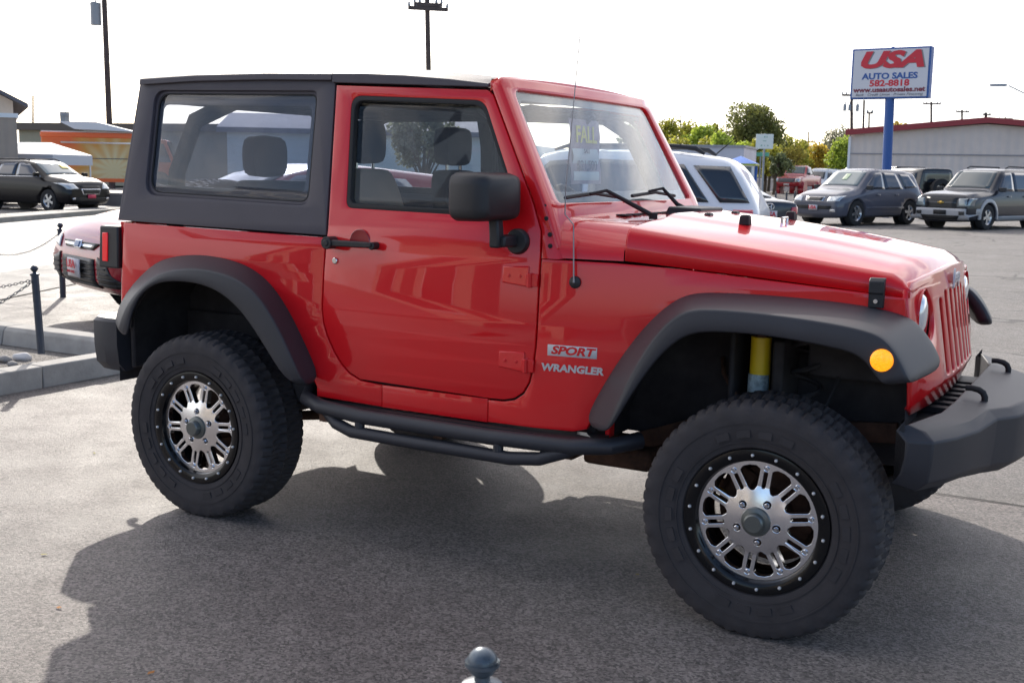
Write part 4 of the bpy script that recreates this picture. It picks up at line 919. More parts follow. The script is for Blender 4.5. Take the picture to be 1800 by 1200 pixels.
cb_ = sbox(-HW_, HW_, -HH, HH, -.20, .20, 'cabinet', SBLU, sg, .02)
fc_ = sbox(-HW_+.07, HW_-.07, -HH+.06, HH-.06, .19, .212, 'sign_face', SIGNW, sg)
def st(name, txt, m_, size, cx, cz, d=.216, **k): return text(name, txt, m_, fc_, size, lambda x, y, e: SG(x+cx, y+cz, d+e), ext=.003, **k)
st('usa_shadow', 'USA', STGY, .78, .03, HH*.485, .214, bold=.040, shear=.30, sx=1.62)
st('usa_lettering', 'USA', SRED, .78, -.02, HH*.505, .220, bold=.040, shear=.30, sx=1.62)
st('auto_sales_lettering', 'AUTO SALES', SBLU, .30, .0, -HH*.12, bold=.011, sx=1.18)
st('phone_lettering', '582-8818', SRED, .31, .0, -HH*.40, bold=.011, sx=1.22)
st('web_lettering', 'www.usaautosales.net', SMAR, .243, .0, -HH*.65, bold=.009, sx=1.19)
st('finance_lettering', 'Bank · Credit Union · Private Financing', SDK, .124, .0, -HH*.84, shear=.3, sx=1.24)
pb = AT(1561, 290, 45); MB().cyl((pb.x-c.x, pb.y-c.y, 0), (0, 0, zB+.02), .17, 20, .17).build('post', SBLU, sg)
MB().cyl(SG(0,HH,0), SG(0,HH+.05,0), .05, 10).build('lifting_eye', SBLU, sg)
# small white sign on a post
c = AT(1344, 249, 50); s2 = thing('notice_sign', (c.x,c.y,0), 0, 'small white notice sign with green marks on a thin grey post', 'sign')
dv = Vector((c.x-CAMP[0], c.y-CAMP[1], 0)).normalized(); rt2 = Vector((dv.y, -dv.x, 0))
def S2(x, z, d): v_ = rt2*x - dv*d; return (v_.x, v_.y, z)
z0_, z1_ = AT(1344,262,50).z, AT(1344,236,50).z
MB().hexa([S2(x, z, d) for z in (z0_, z1_) for x, d in ((-.36,0),(.36,0),(.36,.05),(-.36,.05))]).build('sign_panel', mat('white_greenish', (.75,.80,.76), rough=.5), s2, bevel=.015)
GM = mat('faint_green', (.30,.48,.40), rough=.6); g = MB()
for x, z, a, b in ((0,.50,.05,.07),(.09,.50,.035,.07),(0,.33,.14,.03),(-.12,.14,.06,.06),(0,.14,.03,.05),(.14,.14,.05,.05)):
    g.hexa([S2(x+q, z0_+z+w_, d) for w_ in (-b/2, b/2) for q, d in ((-a/2,.05),(a/2,.05),(a/2,.056),(-a/2,.056))])
g.build('sign_marks', GM, s2)
MB().cyl((0,0,0), (0,0,z1_+.03), .045, 10).build('post', INS, s2)
# street name sign further behind
c = AT(1337, 272, 85); s3 = thing('street_name_sign', (c.x,c.y,0), 0, 'tiny green street name sign on a grey post beyond the notice sign', 'sign')
MB().cyl((0,0,0),(0,0,c.z+.2),.06,8).build('post', INS, s3); MB().hexa([(rt2.x*x-dv.x*d, rt2.y*x-dv.y*d, c.z+z) for z in (-.12,.16) for x, d in ((-.5,.07),(.6,.07),(.6,.1),(-.5,.1))]).build('name_panel', mat('street_sign_green', (.12,.42,.30), rough=.5), s3)

# ------------------------------------------------------------------ buildings
def ribbed(name, col, pitch, axis='x', depth=.02, var=.08):
    m = mat(name, col, rough=.7, var=var, vscale=.7); t = m.node_tree; b = t.nodes['Principled BSDF']
    tc = nd(t, 'ShaderNodeTexCoord'); w_ = nd(t, 'ShaderNodeTexWave'); w_.bands_direction = axis.upper(); w_.inputs['Scale'].default_value = .314/pitch; w_.wave_profile = 'SAW' if axis == 'z' else 'SIN'
    bp = nd(t, 'ShaderNodeBump'); bp.inputs['Distance'].default_value = depth; bp.inputs['Strength'].default_value = 1
    t.links.new(tc.outputs['Object'], w_.inputs['Vector']); t.links.new(w_.outputs['Fac'], bp.inputs['Height']); t.links.new(bp.outputs[0], b.inputs['Normal']); return m
def oriented(c, ang): 
    d = Vector((math.cos(ang), math.sin(ang), 0)); n = Vector((-d.y, d.x, 0)); return d, n
# right: pale building with red fascia
vd = math.atan2(AT(1640,300,62).y-CAMP[1], AT(1640,300,62).x-CAMP[0]); 
pL = AT(1492, 300, 62); bd = thing('commercial_building', (pL.x, pL.y, 0), vd-math.pi/2, 'pale grey low building with red roof fascia behind the sales sign', 'building')
EH, RH = 3.62, 4.22; WL = 12.9; RX = 6.45
BW = ribbed('pale_siding', (.70,.60,.53), .42, 'x', .02); RF = mat('red_fascia', (.30,.035,.04), rough=.5)
MB().loft([[(0,y,0),(WL,y,0),(WL,y,EH),(RX,y,RH-.05),(0,y,EH)] for y in (0, 24)]).build('wall', BW, bd)
MB().box((-.04,-.05,2.62),(WL,-.005,2.68)).build('wall_trim', mat('trim_grey', (.30,.28,.29), rough=.6), bd)
MB().box((-.10,-.07,0),(.02,.10,EH-.1)).build('corner_trim', WHT, bd)
MB().loft([[(-.25,y,EH-.06),(RX,y,RH-.02),(WL+.25,y,EH-.02),(WL+.25,y,EH+.28),(RX,y,RH+.26),(-.25,y,EH+.24)] for y in (-.45,-.35)]).build('fascia', RF, bd)
MB().loft([[(-.25,y,EH+.10),(RX,y,RH+.16),(WL+.25,y,EH+.10),(WL+.25,y,EH+.18),(RX,y,RH+.24),(-.25,y,EH+.18)] for y in (-.345,24.3)]).build('roof', mat('roof_metal', (.25,.22,.22), rough=.6), bd)
MB().box((9.9,-.10,2.9),(10.05,-.055,3.05)).build('wall_light', SDK, bd)
def gable(name, u0, u1, D, veave, vridge, wallm, roofm, label, depth=6, rot=0, ov=.3, windows=0):
    a = AT(u0, 300, D); b = AT(u1, 300, D); W_ = (b-a).length; ang = math.atan2(b.y-a.y, b.x-a.x)+rot
    ez, rz_ = AT((u0+u1)/2, veave, D).z, AT((u0+u1)/2, vridge, D).z
    t = thing(name, (a.x, a.y, 0), ang, label, 'house' if name == 'house' else 'building')
    MB().box((0,0,0),(W_,depth,ez)).build('wall', wallm, t)
    MB().loft([[(x,-ov,ez-.04),(x,depth/2,rz_),(x,depth+ov,ez-.04),(x,depth+ov,ez+.10),(x,depth/2,rz_+.14),(x,-ov,ez+.10)] for x in (-ov, W_+ov)]).build('roof', roofm, t)
    for k in range(windows):
        x = W_*(k+.5)/windows; fo = MB().box((x-.55,-.05,1.0),(x+.55,-.004,2.1)).build('window', WHT, t); MB().box((x-.47,-.06,1.08),(x+.47,-.053,2.02)).build('pane', mat('window_dark', (.06,.07,.09), rough=.1), fo)
    return t
DRF = mat('dark_shingles', (.10,.10,.12), rough=.85, var=.2, vscale=6); GRF = mat('grey_shingles', (.24,.22,.24), rough=.85, var=.2, vscale=6)
PW = mat('pale_house_wall', (.42,.43,.45), rough=.8); TW = mat('tan_house_wall', (.34,.27,.20), rough=.8)
gable('house', 1442, 1500, 120, 286, 277, PW, DRF, 'low house with dark roof between pickup and red-roofed building', 7, windows=2)
gable('house', 1400, 1462, 165, 276, 256, PW, GRF, 'house with pale grey pitched roof behind the yellow tree', 10)
gable('house', 1318, 1368, 135, 300, 284, TW, DRF, 'house with dark roof behind the small notice sign', 7)
# long white trailer building
a = AT(1020, 300, 76); b = AT(1306, 300, 74); ang = math.atan2(b.y-a.y, b.x-a.x); W_ = (b-a).length
t = thing('warehouse', (a.x,a.y,0), ang, 'long white windowless building behind the blue kiosk', 'building')
MB().box((0,0,0),(W_,7,3.16)).build('wall', ribbed('white_siding', (.55,.56,.62), .5, 'x', .01), t)
MB().box((-.1,-.12,3.165),(W_+.1,7.1,3.3)).build('roof_edge', mat('roof_edge_grey', (.30,.31,.34), rough=.6), t)
MB().box((W_*.32,-.06,2.35),(W_*.36,-.005,2.75)).build('wall_vent', SDK, t)
# kiosk
c = AT(1301, 300, 60); kk = thing('kiosk', (c.x,c.y,0), ang, 'small blue kiosk with pyramid roof behind the white SUV', 'kiosk')
KB = mat('kiosk_blue', (.05,.17,.55), rough=.5); KY = mat('kiosk_lime', (.42,.48,.08), rough=.5)
for x in (-.72,.72):
    for y in (-.72,.72): MB().box((x-.06,y-.06,0),(x+.06,y+.06,1.93)).build('post', WHT if x > 0 and y < 0 else KB, kk)
MB().box((-.64,-.70,0),(-.30,-.60,1.9)).build('front_panel', KB, kk); MB().box((-.02,-.70,0),(.30,-.60,1.9)).build('front_panel', KB, kk); MB().box((-.66,.60,0),(.66,.70,1.9)).build('back_panel', mat('kiosk_pale', (.35,.42,.5), rough=.6), kk)
MB().box((.32,-.70,0),(.62,-.60,.85)).build('front_panel', KB, kk)
MB().box((-.86,-.86,1.935),(.86,.86,2.03)).build('roof_rim', KY, kk)
MB().add([(-.86,-.86,2.035),(.86,-.86,2.035),(.86,.86,2.035),(-.86,.86,2.035),(0,0,2.42)], [(0,1,4),(1,2,4),(2,3,4),(3,0,4),(3,2,1,0)]).build('roof', KB, kk)
# white fence at the far side of the lot
def wallrun(name, u0, u1, D0, D1, z1, m_, label, cat, thick=.12, z0=0):
    a = AT(u0, 300, D0); b = AT(u1, 300, D1); ang = math.atan2(b.y-a.y, b.x-a.x); W_ = math.hypot(b.x-a.x, b.y-a.y)
    t = thing(name, (a.x,a.y,z0), ang, label, cat); return t, W_
t, W_ = wallrun('fence', 1405, 1500, 122, 112, 2.0, WHT, 'tall white panel fence behind the red pickup truck', 'fence')
MB().box((0,0,0),(W_,.06,1.95)).build('fence_panel', ribbed('white_fence_vinyl', (.58,.58,.60), .25, 'x', .01), t)
k = 0
while k*2.0 < W_: MB().box((k*2.0-.06,-.08,0),(k*2.0+.06,-.005,2.0)).build('fence_post', WHT, t); k += 1
t, W_ = wallrun('block_wall', 1300, 1405, 118, 108, 1.3, WHT, 'long low grey wall behind the kiosk and notice sign', 'wall')
MB().box((0,0,0),(W_,.2,1.0)).build('wall_face', mat('grey_blocks', (.30,.29,.31), rough=.8, var=.15, vscale=2), t); MB().box((0,-.03,1.004),(W_,.23,1.14)).build('wall_cap', mat('pale_cap', (.45,.44,.46), rough=.8), t)
# ---- left side
a = AT(-150, 300, 47); b = AT(28, 300, 47); ang = math.atan2(b.y-a.y, b.x-a.x); W_ = (b-a).length
t = thing('house', (a.x, a.y, .1), ang, 'tan building with dark sloping roof edge at the left picture edge', 'house')
zr1, zr0 = AT(28,183,47).z, AT(-60,128,47).z; sl_ = (zr0-zr1)/(88*47/FPX)
zz_ = lambda x: zr1+sl_*(W_-x) if x > W_/2 else zr1+sl_*x
MB().loft([[(0,y,0),(W_,y,0),(W_,y,zr1),(W_/2,y,zz_(W_/2+.001)),(0,y,zr1)] for y in (0, 9)]).build('wall', mat('tan_stucco', (.64,.52,.42), rough=.85, var=.06), t)
for sg_ in (0, 1):
    x0, x1 = (W_/2, W_+.5) if sg_ == 0 else (W_/2-.004, -.5)
    f_ = lambda x: zr1+sl_*(W_-x) if sg_ == 0 else zr1+sl_*x
    MB().loft([[(x0,y,f_(x0)+.02),(x1,y,f_(x1)+.02),(x1,y,f_(x1)+.16),(x0,y,f_(x0)+.16)] for y in (-.5, 9.5)]).build('roof', DRF, t)
a = AT(-60, 300, 42.5); b = AT(33, 300, 42.5); ang = math.atan2(b.y-a.y, b.x-a.x); W_ = (b-a).length
t = thing('shed', (a.x,a.y,.1), ang, 'brown ribbed shed with white cap behind the black SUV', 'shed')
MB().box((0,0,0),(W_,2.2,AT(10,207,42.5).z-.1)).build('wall', ribbed('brown_ribs', (.40,.32,.26), .3, 'x', .02), t)
MB().box((-.06,-.06,AT(10,207,42.5).z-.096),(W_+.06,2.26,AT(10,199,42.5).z-.1)).build('roof_cap', WHT, t)
MB().box((W_-.9,-.03,0),(W_-.84,-.004,AT(10,207,42.5).z-.2)).build('wall_trim', SDK, t)
a = AT(36, 300, 80); b = AT(470, 300, 70); ang = math.atan2(b.y-a.y, b.x-a.x); W_ = (b-a).length
t = thing('long_building', (a.x,a.y,.1), ang, 'long low cream building with flat roof behind the orange food truck', 'building')
MB().box((0,0,0),(W_,12,3.35)).build('wall', mat('cream_wall', (.36,.34,.25), rough=.85, var=.08, vscale=.4), t)
MB().box((-.2,-.5,3.354),(W_+.2,12.2,3.80)).build('roof', mat('brown_flat_roof', (.13,.11,.09), rough=.8), t)
MB().box((2.2,1.2,3.804),(2.6,1.6,4.3)).cyl((2.4,1.4,4.3),(2.4,1.4,4.55),.3,10).build('roof_vent', INS, t)
t, W_ = wallrun('low_wall', 140, 420, 39.5, 37.5, .9, WHT, 'low grey wall between the black SUV and the food truck', 'wall', z0=.12)
MB().box((0,0,0),(W_,.2,.36)).build('wall_face', mat('dark_grey_blocks', (.17,.16,.16), rough=.85, var=.15, vscale=2), t); MB().box((0,-.02,.364),(W_,.22,.42)).build('wall_cap', mat('wall_cap_grey', (.24,.22,.22), rough=.8), t)
# white canopy
c = AT(78, 300, 45); t = thing('canopy', (c.x,c.y,.12), ang+.12, 'white canopy tent with grey-blue valance behind the black SUV', 'canopy')
zv0, zv1, zv2 = AT(90,290,45).z-.12, AT(90,272,45).z-.12, AT(90,251,45).z-.12
CM = mat('canopy_white', (.75,.76,.78), rough=.7); VM = mat('canopy_valance', (.42,.46,.52), rough=.7)
MB().add([(-1.5,-1.3,zv1),(1.15,-1.3,zv1),(1.15,1.3,zv1),(-1.5,1.3,zv1),(-.9,0,zv2),(.3,0,zv2)], [(0,1,5,4),(1,2,5),(2,3,4,5),(3,0,4)]).build('roof', CM, t)
MB().box((-1.5,-1.3,zv0),(1.15,-1.27,zv1-.003)).box((1.12,-1.266,zv0),(1.15,1.3,zv1-.003)).box((-1.5,1.27,zv0),(1.11,1.3,zv1-.003)).build('valance', VM, t)
for x in (-1.45,1.08):
    for y in (-1.24,1.24): MB().cyl((x,y,0),(x,y,zv0+.2),.03,8).build('leg', WHT, t)
# pale siding house seen through the side windows
t = gable('house', 400, 900, 33, 236, 205, ribbed('lap_siding', (.78,.80,.72), .20, 'z', .02), GRF, 'pale lap-sided house seen through the side windows of the off-road vehicle', 6, 0, .25, windows=0)
# office behind the camera, seen only as a reflection in the paint
of = thing('office_building', (-13.2, -17, 0), 0, 'low pale sales office across the lot, mirrored in the red door', 'building')
MB().box((0,-8,0),(9.2,0,4.2)).build('wall', mat('office_wall', (.50,.43,.34), rough=.8), of); MB().box((-.4,-8.3,4.204),(9.6,1.0,4.5)).build('roof', SDK, of)
for x in (.8, 5.6):
    fo = MB().box((x,.005,.5),(x+2.4,.06,2.9)).build('window', WHT, of); MB().box((x+.08,.063,.58),(x+2.32,.07,2.82)).build('pane', mat('office_pane', (.03,.035,.05), rough=.08), fo)
MB().box((3.9,.005,0),(4.9,.06,2.3)).build('door', mat('office_door', (.06,.05,.05), rough=.4), of)
of2 = thing('storage_building', (1.5, -20, 0), 0, 'dark brown storage building across the lot, mirrored in the front fender', 'building')
MB().box((0,-7,0),(12,0,3.2)).build('wall', mat('storage_wall', (.12,.09,.07), rough=.8), of2); MB().loft([[(-.3,y,3.2),(12.3,y,3.2),(12.3,y,3.3),(6,y,4.6),(-.3,y,3.3)] for y in (-7.3,.4)]).build('roof', GRF, of2); MB().box((4.5,.005,0),(7.5,.05,2.6)).build('roller_door', WHT, of2)
# ================================================================== PARKED VEHICLES IN THE BACKGROUND
def interp(pts, x):
    if x <= pts[0][0]: return pts[0][1]
    for (a, b), (c, d) in zip(pts, pts[1:]):
        if x <= c: return b+(d-b)*(x-a)/(c-a) if c > a else d
    return pts[-1][1]
CARG = mat('car_glass_dark', (.022,.028,.036), rough=.06, spec=.7, coat=.5)
CARGL = mat('car_glass_pale', (.16,.20,.20), rough=.08, spec=.7, coat=.5)
CARGS = mat('car_glass_side', (.035,.045,.065), rough=.06, spec=.7, coat=.5)
CART = mat('car_tyre', (.022,.021,.021), rough=.85)
CARR = mat('car_alloy', (.55,.56,.58), rough=.25, metal=.9)
PLW = mat('plate_white', (.65,.62,.64), rough=.5)
def paint(name, col, rough=.3): return mat(name, col, rough=rough, coat=.7, spec=.3)
def car(name, loc, rz, label, cat, body_m, L, W, belt, top, wb, wr, zb=.22, tumble=.16, wheels=(True,)*4, arch=.055, side_wins=(), taper=.13, ws=None, rw=None, front=None, lower=None, glass_ws=None, group='cars for sale on the lot', scale=1.0, winner=None):
    """x forward. belt/top: [(x, z)] along the car. Everything is projected on the body mesh afterwards."""
    t = thing(name, loc, rz, label, cat, group); t.scale = (scale,)*3
    h = L/2; xs = sorted(set([-h, -h+.03, -h+.10, -h+.28, h-.34, h-.14, h-.04, h] + [x for x, _ in top if -h < x < h] + [-h+L*k/16 for k in range(1, 16)]))
    xs = [x for i, x in enumerate(xs) if i == 0 or x-xs[i-1] > .025]
    rings = []
    for x in xs:
        e = abs(x)/h; w2 = W/2*(1-taper*max(0, (e-.72)/.28)**2.2); zt = interp(top, x); ze = interp(belt, x)
        ze = min(ze, zt-.02); cab = max(0, min(1, (zt-ze)/.42)); wt = w2*(.90-.0*cab)-tumble*cab*1.0
        low = zb+(.10 if e > .97 else 0)
        half = [(0, low), (w2*.80, low), (w2*.97, low+.07), (w2, low+.26), (w2, (low+ze)*.55), (w2*.985, ze-.10), (w2*.955, ze-.01), (wt+(.035 if cab > .5 else 0), zt-.075 if cab > .2 else zt-.028), (wt-.045, zt-.020), (wt*.72, zt), (0, zt+.012)]
        ring = [(x, -y, z) for y, z in half] + [(x, y, z) for y, z in half[1:-1][::-1]]
        rings.append(ring)
    g = MB(); g.loft(rings, True, True); body = g.build('body', body_m, t, ang=50, subsurf=1)
    dg = bpy.context.evaluated_depsgraph_get(); me = bpy.data.meshes.new_from_object(body.evaluated_get(dg)); body.modifiers.clear(); body.data = me
    bmh = bmesh.new(); bmh.from_mesh(me); bvh = BVHTree.FromBMesh(bmh); bmh.free()
    def patch(pname, quad, axis, m_, par=body, n=6, off=.006, rnd=.0, sgn=1, n2=None):
        """quad: 4 corners (a,b) ccw. axis 'y' -> (x,z) cast from the side sgn; 'x' -> (y,z) cast from front(+1)/rear(-1); 'z' -> (x,y) from above"""
        n2 = n2 or n; vs = []; ok = True
        for i in range(n+1):
            for j in range(n2+1):
                u, v = i/n, j/n2; p = [(1-u)*(1-v)*quad[0][k]+u*(1-v)*quad[1][k]+u*v*quad[2][k]+(1-u)*v*quad[3][k] for k in (0, 1)]
                if axis == 'y': o, d = Vector((p[0], 5*sgn, p[1])), Vector((0, -sgn, 0))
                elif axis == 'x': o, d = Vector((8*sgn, p[0], p[1])), Vector((-sgn, 0, 0))
                else: o, d = Vector((p[0], p[1], 5)), Vector((0, 0, -1))
                hit = bvh.ray_cast(o, d)
                if hit[0] is None: q = o+d*(5-W/2 if axis == 'y' else 8-h); nrm = -d
                else: q, nrm = hit[0], hit[1]
                if nrm.dot(d) > 0: nrm = -nrm
                vs.append(tuple(q+nrm*off))
        fs = [(i*(n2+1)+j, (i+1)*(n2+1)+j, (i+1)*(n2+1)+j+1, i*(n2+1)+j+1) for i in range(n) for j in range(n2)]
        g = MB(); g.add(vs, fs); o = g.build(pname, m_, t, ang=60)
        so_ = o.modifiers.new('s', 'SOLIDIFY'); so_.thickness = .010; so_.offset = 0
        return o
    # windows
    for q in side_wins:
        for sg_ in (-1, 1): patch('side_window', q, 'y', CARGS if winner is None else winner, sgn=sg_)
    if ws: patch('windshield', ws, 'z', glass_ws or CARG, n=8)
    if rw: patch('rear_window', rw, 'z' if rw[0][0] < -.9 and abs(rw[0][0]-rw[2][0]) > .3 else 'x', CARG, sgn=-1, n=8)
    # wheel arches
    cut = []
    for x in (wb/2, -wb/2):
        for sg_ in (-1, 1):
            c = MB().cyl((x, sg_*(W/2+.1), wr), (x, sg_*(W/2-.34), wr), wr+arch, 28).build('cut', CART, t); cut.append(c)
    boolean(body, cut)
    for x in (wb/2, -wb/2):
        for sg_ in (-1, 1):
            MB().cyl((x, sg_*(W/2-.30), wr), (x, sg_*(W/2-.33), wr), wr+arch+.01, 20).build('wheel_well', SEAL, t)
            MB().lathe([(wr*.62,0),(wr*.80,-.014),(wr*.95,-.004),(wr,.03),(wr,.19),(wr*.92,.215),(wr*.6,.20)], 32, 'y').build('tyre', CART, t) if False else None
            w_ = MB().lathe([(wr*.60,0),(wr*.80,-.014),(wr*.95,-.004),(wr,.03),(wr,.19),(wr*.92,.215),(wr*.6,.20)], 32, 'y').build('wheel', CART, t)
            w_.location = (x, sg_*(W/2-.02), wr); w_.rotation_euler = (0, .3*x, 0 if sg_ < 0 else math.pi)
            r_ = MB().lathe([(wr*.62,.0),(wr*.60,.004),(wr*.55,.03),(wr*.50,.05)], 28, 'y')
            for k in range(5):
                a = 2*math.pi*k/5; c_, s_ = math.cos(a), math.sin(a)
                r_.loft([[(r0*c_-q*s_, y, r0*s_+q*c_) for q, y in ((-hw,.012),(hw,.012),(hw,.045),(-hw,.045))] for r0, hw in ((wr*.08,.055),(wr*.30,.035),(wr*.60,.05))])
            r_.lathe([(0,.008),(wr*.14,.010),(wr*.16,.045)], 16, 'y'); r_.build('rim', CARR, w_)
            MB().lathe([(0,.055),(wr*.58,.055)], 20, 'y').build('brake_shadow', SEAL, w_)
    return t, patch, body
def mirrors(t, x, z, W, m_):
    for s in (-1, 1): MB().loft([[(x+dx, s*(W/2+.02+y), z+dz) for dx, dz in ((-.05,-.06),(.05,-.06),(.06,.07),(-.05,.07))] for y in (-.06,.05,.14)]).build('door_mirror', m_, t, bevel=.02)
def plate_on(t, patch, x, z, front=1, w_=.16, txt='USA'):
    o = patch('number_plate', [(-w_,z-.075),(w_,z-.075),(w_,z+.075),(-w_,z+.075)], 'x', PLW, sgn=front, n=2, off=.03)
    text('plate_lettering', txt, SRED, o, .14, lambda a, b, d: (x+front*(.045+d), a*front, z+b), ext=.002, bold=.004, sx=1.1)
GRL = mat('grille_black', (.015,.015,.016), rough=.4); LMP = mat('car_headlight', (.55,.58,.60), rough=.12, metal=.4, coat=1); TLP = mat('car_taillight', (.55,.02,.05), rough=.15, coat=1); FOG = mat('fog_chrome', (.6,.6,.62), rough=.2, metal=.8)
PLA = mat('car_plastic', (.03,.03,.033), rough=.6)
def angle(d): return math.atan2(d[1], d[0])
# grey SUV
GREY = paint('grey_blue_paint', (.085,.088,.115))
t, P_, B_ = car('parked_suv', (-4.84,32.75,0), R(-113.3), 'grey-blue SUV with silver wheels parked facing left beside the sales sign post', 'SUV', GREY, 4.57, 1.86,
  [(-2.28,.95),(-1.5,1.10),(1.0,1.04),(2.28,.80)], [(-2.28,1.10),(-2.12,1.25),(-1.85,1.62),(-1.3,1.71),(.1,1.73),(.45,1.68),(1.15,1.13),(1.7,1.05),(2.1,.94),(2.28,.72)], 2.71, .385,
  side_wins=([(-.02,1.10),(.92,1.12),(.30,1.60),(-.02,1.62)], [(-.98,1.12),(-.08,1.10),(-.08,1.62),(-.75,1.60)], [(-1.78,1.18),(-1.10,1.13),(-.92,1.58),(-1.45,1.56)]),
  ws=[(1.06,-.64),(1.06,.64),(.48,.55),(.48,-.55)], rw=[(-2.16,-.6),(-2.16,.6),(-1.98,.52),(-1.98,-.52)], glass_ws=CARGL)
P_('grille', [(-.32,.72),(.32,.72),(.36,.86),(-.36,.86)], 'x', FOG, off=.006); P_('grille_mesh', [(-.27,.745),(.27,.745),(.30,.84),(-.30,.84)], 'x', GRL, off=.016)
for s in (-1, 1): P_('headlight', [(s*.46,.72),(s*.84,.74),(s*.84,.90),(s*.50,.86)], 'x', LMP)
P_('bumper_slot', [(-.62,.50),(.62,.50),(.64,.60),(-.64,.60)], 'x', GRL, off=.01); plate_on(t, P_, 2.30, .54)
for s in (-1, 1): P_('fog_lamp', [(s*.60,.42),(s*.78,.42),(s*.78,.50),(s*.60,.50)], 'x', FOG)
P_('sale_sticker', [(.62,-.08),(.62,.10),(.85,.10),(.85,-.08)], 'z', mat('lime_sticker', (.45,.55,.35), rough=.6), off=.015)
for s in (-1, 1):
    P_('side_moulding', [(-1.0,.52),(.95,.52),(.95,.57),(-1.0,.57)], 'y', GREY, sgn=s, off=.015)
    for x in (-.60,.35): P_('door_handle', [(x-.09,.92),(x+.09,.92),(x+.09,.96),(x-.09,.96)], 'y', GREY, sgn=s, off=.02)
    P_('tail_lamp', [(-2.22,.95),(-2.05,.95),(-2.0,1.25),(-2.12,1.25)], 'y', TLP, sgn=s)
mirrors(t, .88, 1.15, 1.86, PLA)
# dark SUV with silver cladding
NAVY = paint('dark_navy_paint', (.010,.013,.022)); SILV = paint('silver_cladding', (.36,.36,.37), .4)
t, P_, B_ = car('parked_suv', (-1.24,33.5,0), R(-112.0), 'black SUV with silver lower bumper and fender trim at the right picture edge', 'SUV', NAVY, 4.88, 1.90,
  [(-2.44,1.0),(-1.5,1.08),(1.0,1.06),(2.44,.92)], [(-2.44,1.15),(-2.36,1.5),(-2.2,1.74),(-1.3,1.79),(.1,1.79),(.45,1.74),(1.08,1.16),(1.9,1.10),(2.36,1.02),(2.44,.80)], 2.87, .375, tumble=.13,
  side_wins=([(-.02,1.12),(.86,1.14),(.35,1.66),(-.02,1.68)], [(-.98,1.12),(-.10,1.12),(-.10,1.68),(-.95,1.68)], [(-2.15,1.16),(-1.10,1.13),(-1.10,1.67),(-2.05,1.64)]),
  ws=[(1.02,-.68),(1.02,.68),(.47,.60),(.47,-.60)], rw=[(-.6,1.15),(.6,1.15),(.55,1.6),(-.55,1.6)], glass_ws=mat('car_glass_mid', (.07,.09,.09), rough=.07, spec=.7, coat=.5))
P_('grille', [(-.46,.60),(.46,.60),(.50,.93),(-.50,.93)], 'x', GRL, off=.006); P_('grille_bar', [(-.48,.755),(.48,.755),(.48,.805),(-.48,.805)], 'x', NAVY, off=.016)
P_('front_emblem', [(-.10,.765),(.10,.765),(.10,.80),(-.10,.80)], 'x', mat('gold_emblem', (.65,.42,.10), rough=.3, metal=.7), n=2, off=.030); P_('front_emblem', [(-.045,.74),(.045,.74),(.045,.825),(-.045,.825)], 'x', mat('gold_emblem_2', (.65,.42,.10), rough=.3, metal=.7), n=2, off=.030)
for s in (-1, 1): P_('headlight', [(s*.52,.66),(s*.90,.68),(s*.90,.92),(s*.55,.91)], 'x', mat('smoked_headlight', (.22,.25,.26), rough=.12, metal=.4, coat=1))
P_('front_bumper', [(-.93,.30),(.93,.30),(.94,.62),(-.94,.62)], 'x', SILV, n=12, n2=4, off=.03); P_('bumper_opening', [(-.55,.32),(.55,.32),(.62,.42),(-.62,.42)], 'x', GRL, off=.045); P_('plate_holder', [(-.2,.44),(.2,.44),(.2,.57),(-.2,.57)], 'x', SEAL, n=2, off=.05)
for s in (-1, 1):
    P_('fog_lamp', [(s*.60,.44),(s*.76,.44),(s*.76,.54),(s*.60,.54)], 'x', GRL, off=.045)
    for x0 in (1.435, -1.435):
        g = MB(); rows = []
        for k in range(13):
            a = math.pi*(-.04+1.08*k/12); c_, s_ = math.cos(a), math.sin(a)
            rows.append([(x0+r_*c_, s*(.950+o), .375+r_*s_) for r_, o in ((.435,-.03),(.435,.022),(.47,.026),(.535,.010),(.54,-.03))])
        g.loft(rows, True, True); g.build('fender_trim', SILV, t, ang=50)
    P_('rocker_trim', [(-.92,.26),(.92,.26),(.92,.40),(-.92,.40)], 'y', SILV, sgn=s, off=.02)
    for x in (-.62,.30): P_('door_handle', [(x-.09,.95),(x+.09,.95),(x+.09,.99),(x-.09,.99)], 'y', NAVY, sgn=s, off=.02)
    MB().tube([(-1.9,s*.62,1.80),(-1.8,s*.62,1.85),(-.1,s*.62,1.86),(.05,s*.62,1.81)], .022, 8).build('roof_rail', PLA, t)
mirrors(t, .84, 1.17, 1.90, PLA)
# black boxy off-roader behind them
BLKP = paint('black_paint', (.012,.012,.014))
t, P_, B_ = car('parked_off_roader', (-5.75,45.3,0), R(133), 'black boxy off-roader with rear spare wheel, white roof glare, behind the grey and black SUVs', 'SUV', BLKP, 4.2, 1.86,
  [(-2.1,1.12),(.7,1.10),(2.1,1.05)], [(-2.1,1.80),(-2.04,1.86),(-1.0,1.88),(.5,1.86),(.62,1.80),(.9,1.20),(2.0,1.10),(2.1,.9)], 2.6, .40, tumble=.10, zb=.35,
  side_wins=([(-1.85,1.20),(-.3,1.20),(-.3,1.70),(-1.82,1.70)], [(-.2,1.20),(.60,1.20),(.40,1.70),(-.2,1.70)]), ws=[(.85,-.66),(.85,.66),(.66,.62),(.66,-.62)], rw=[(-.62,1.30),(.62,1.30),(.60,1.72),(-.60,1.72)], winner=CARG)
sw_ = MB().lathe([(.20,-.02),(.30,-.04),(.37,-.02),(.385,.05),(.385,.18),(.2,.2)], 32, 'x'); sw_.v = [(-x-2.30+.0, y+.05, z+1.08) for x, y, z in sw_.v]; so_ = sw_.build('spare_wheel', CART, t)
r_ = MB()
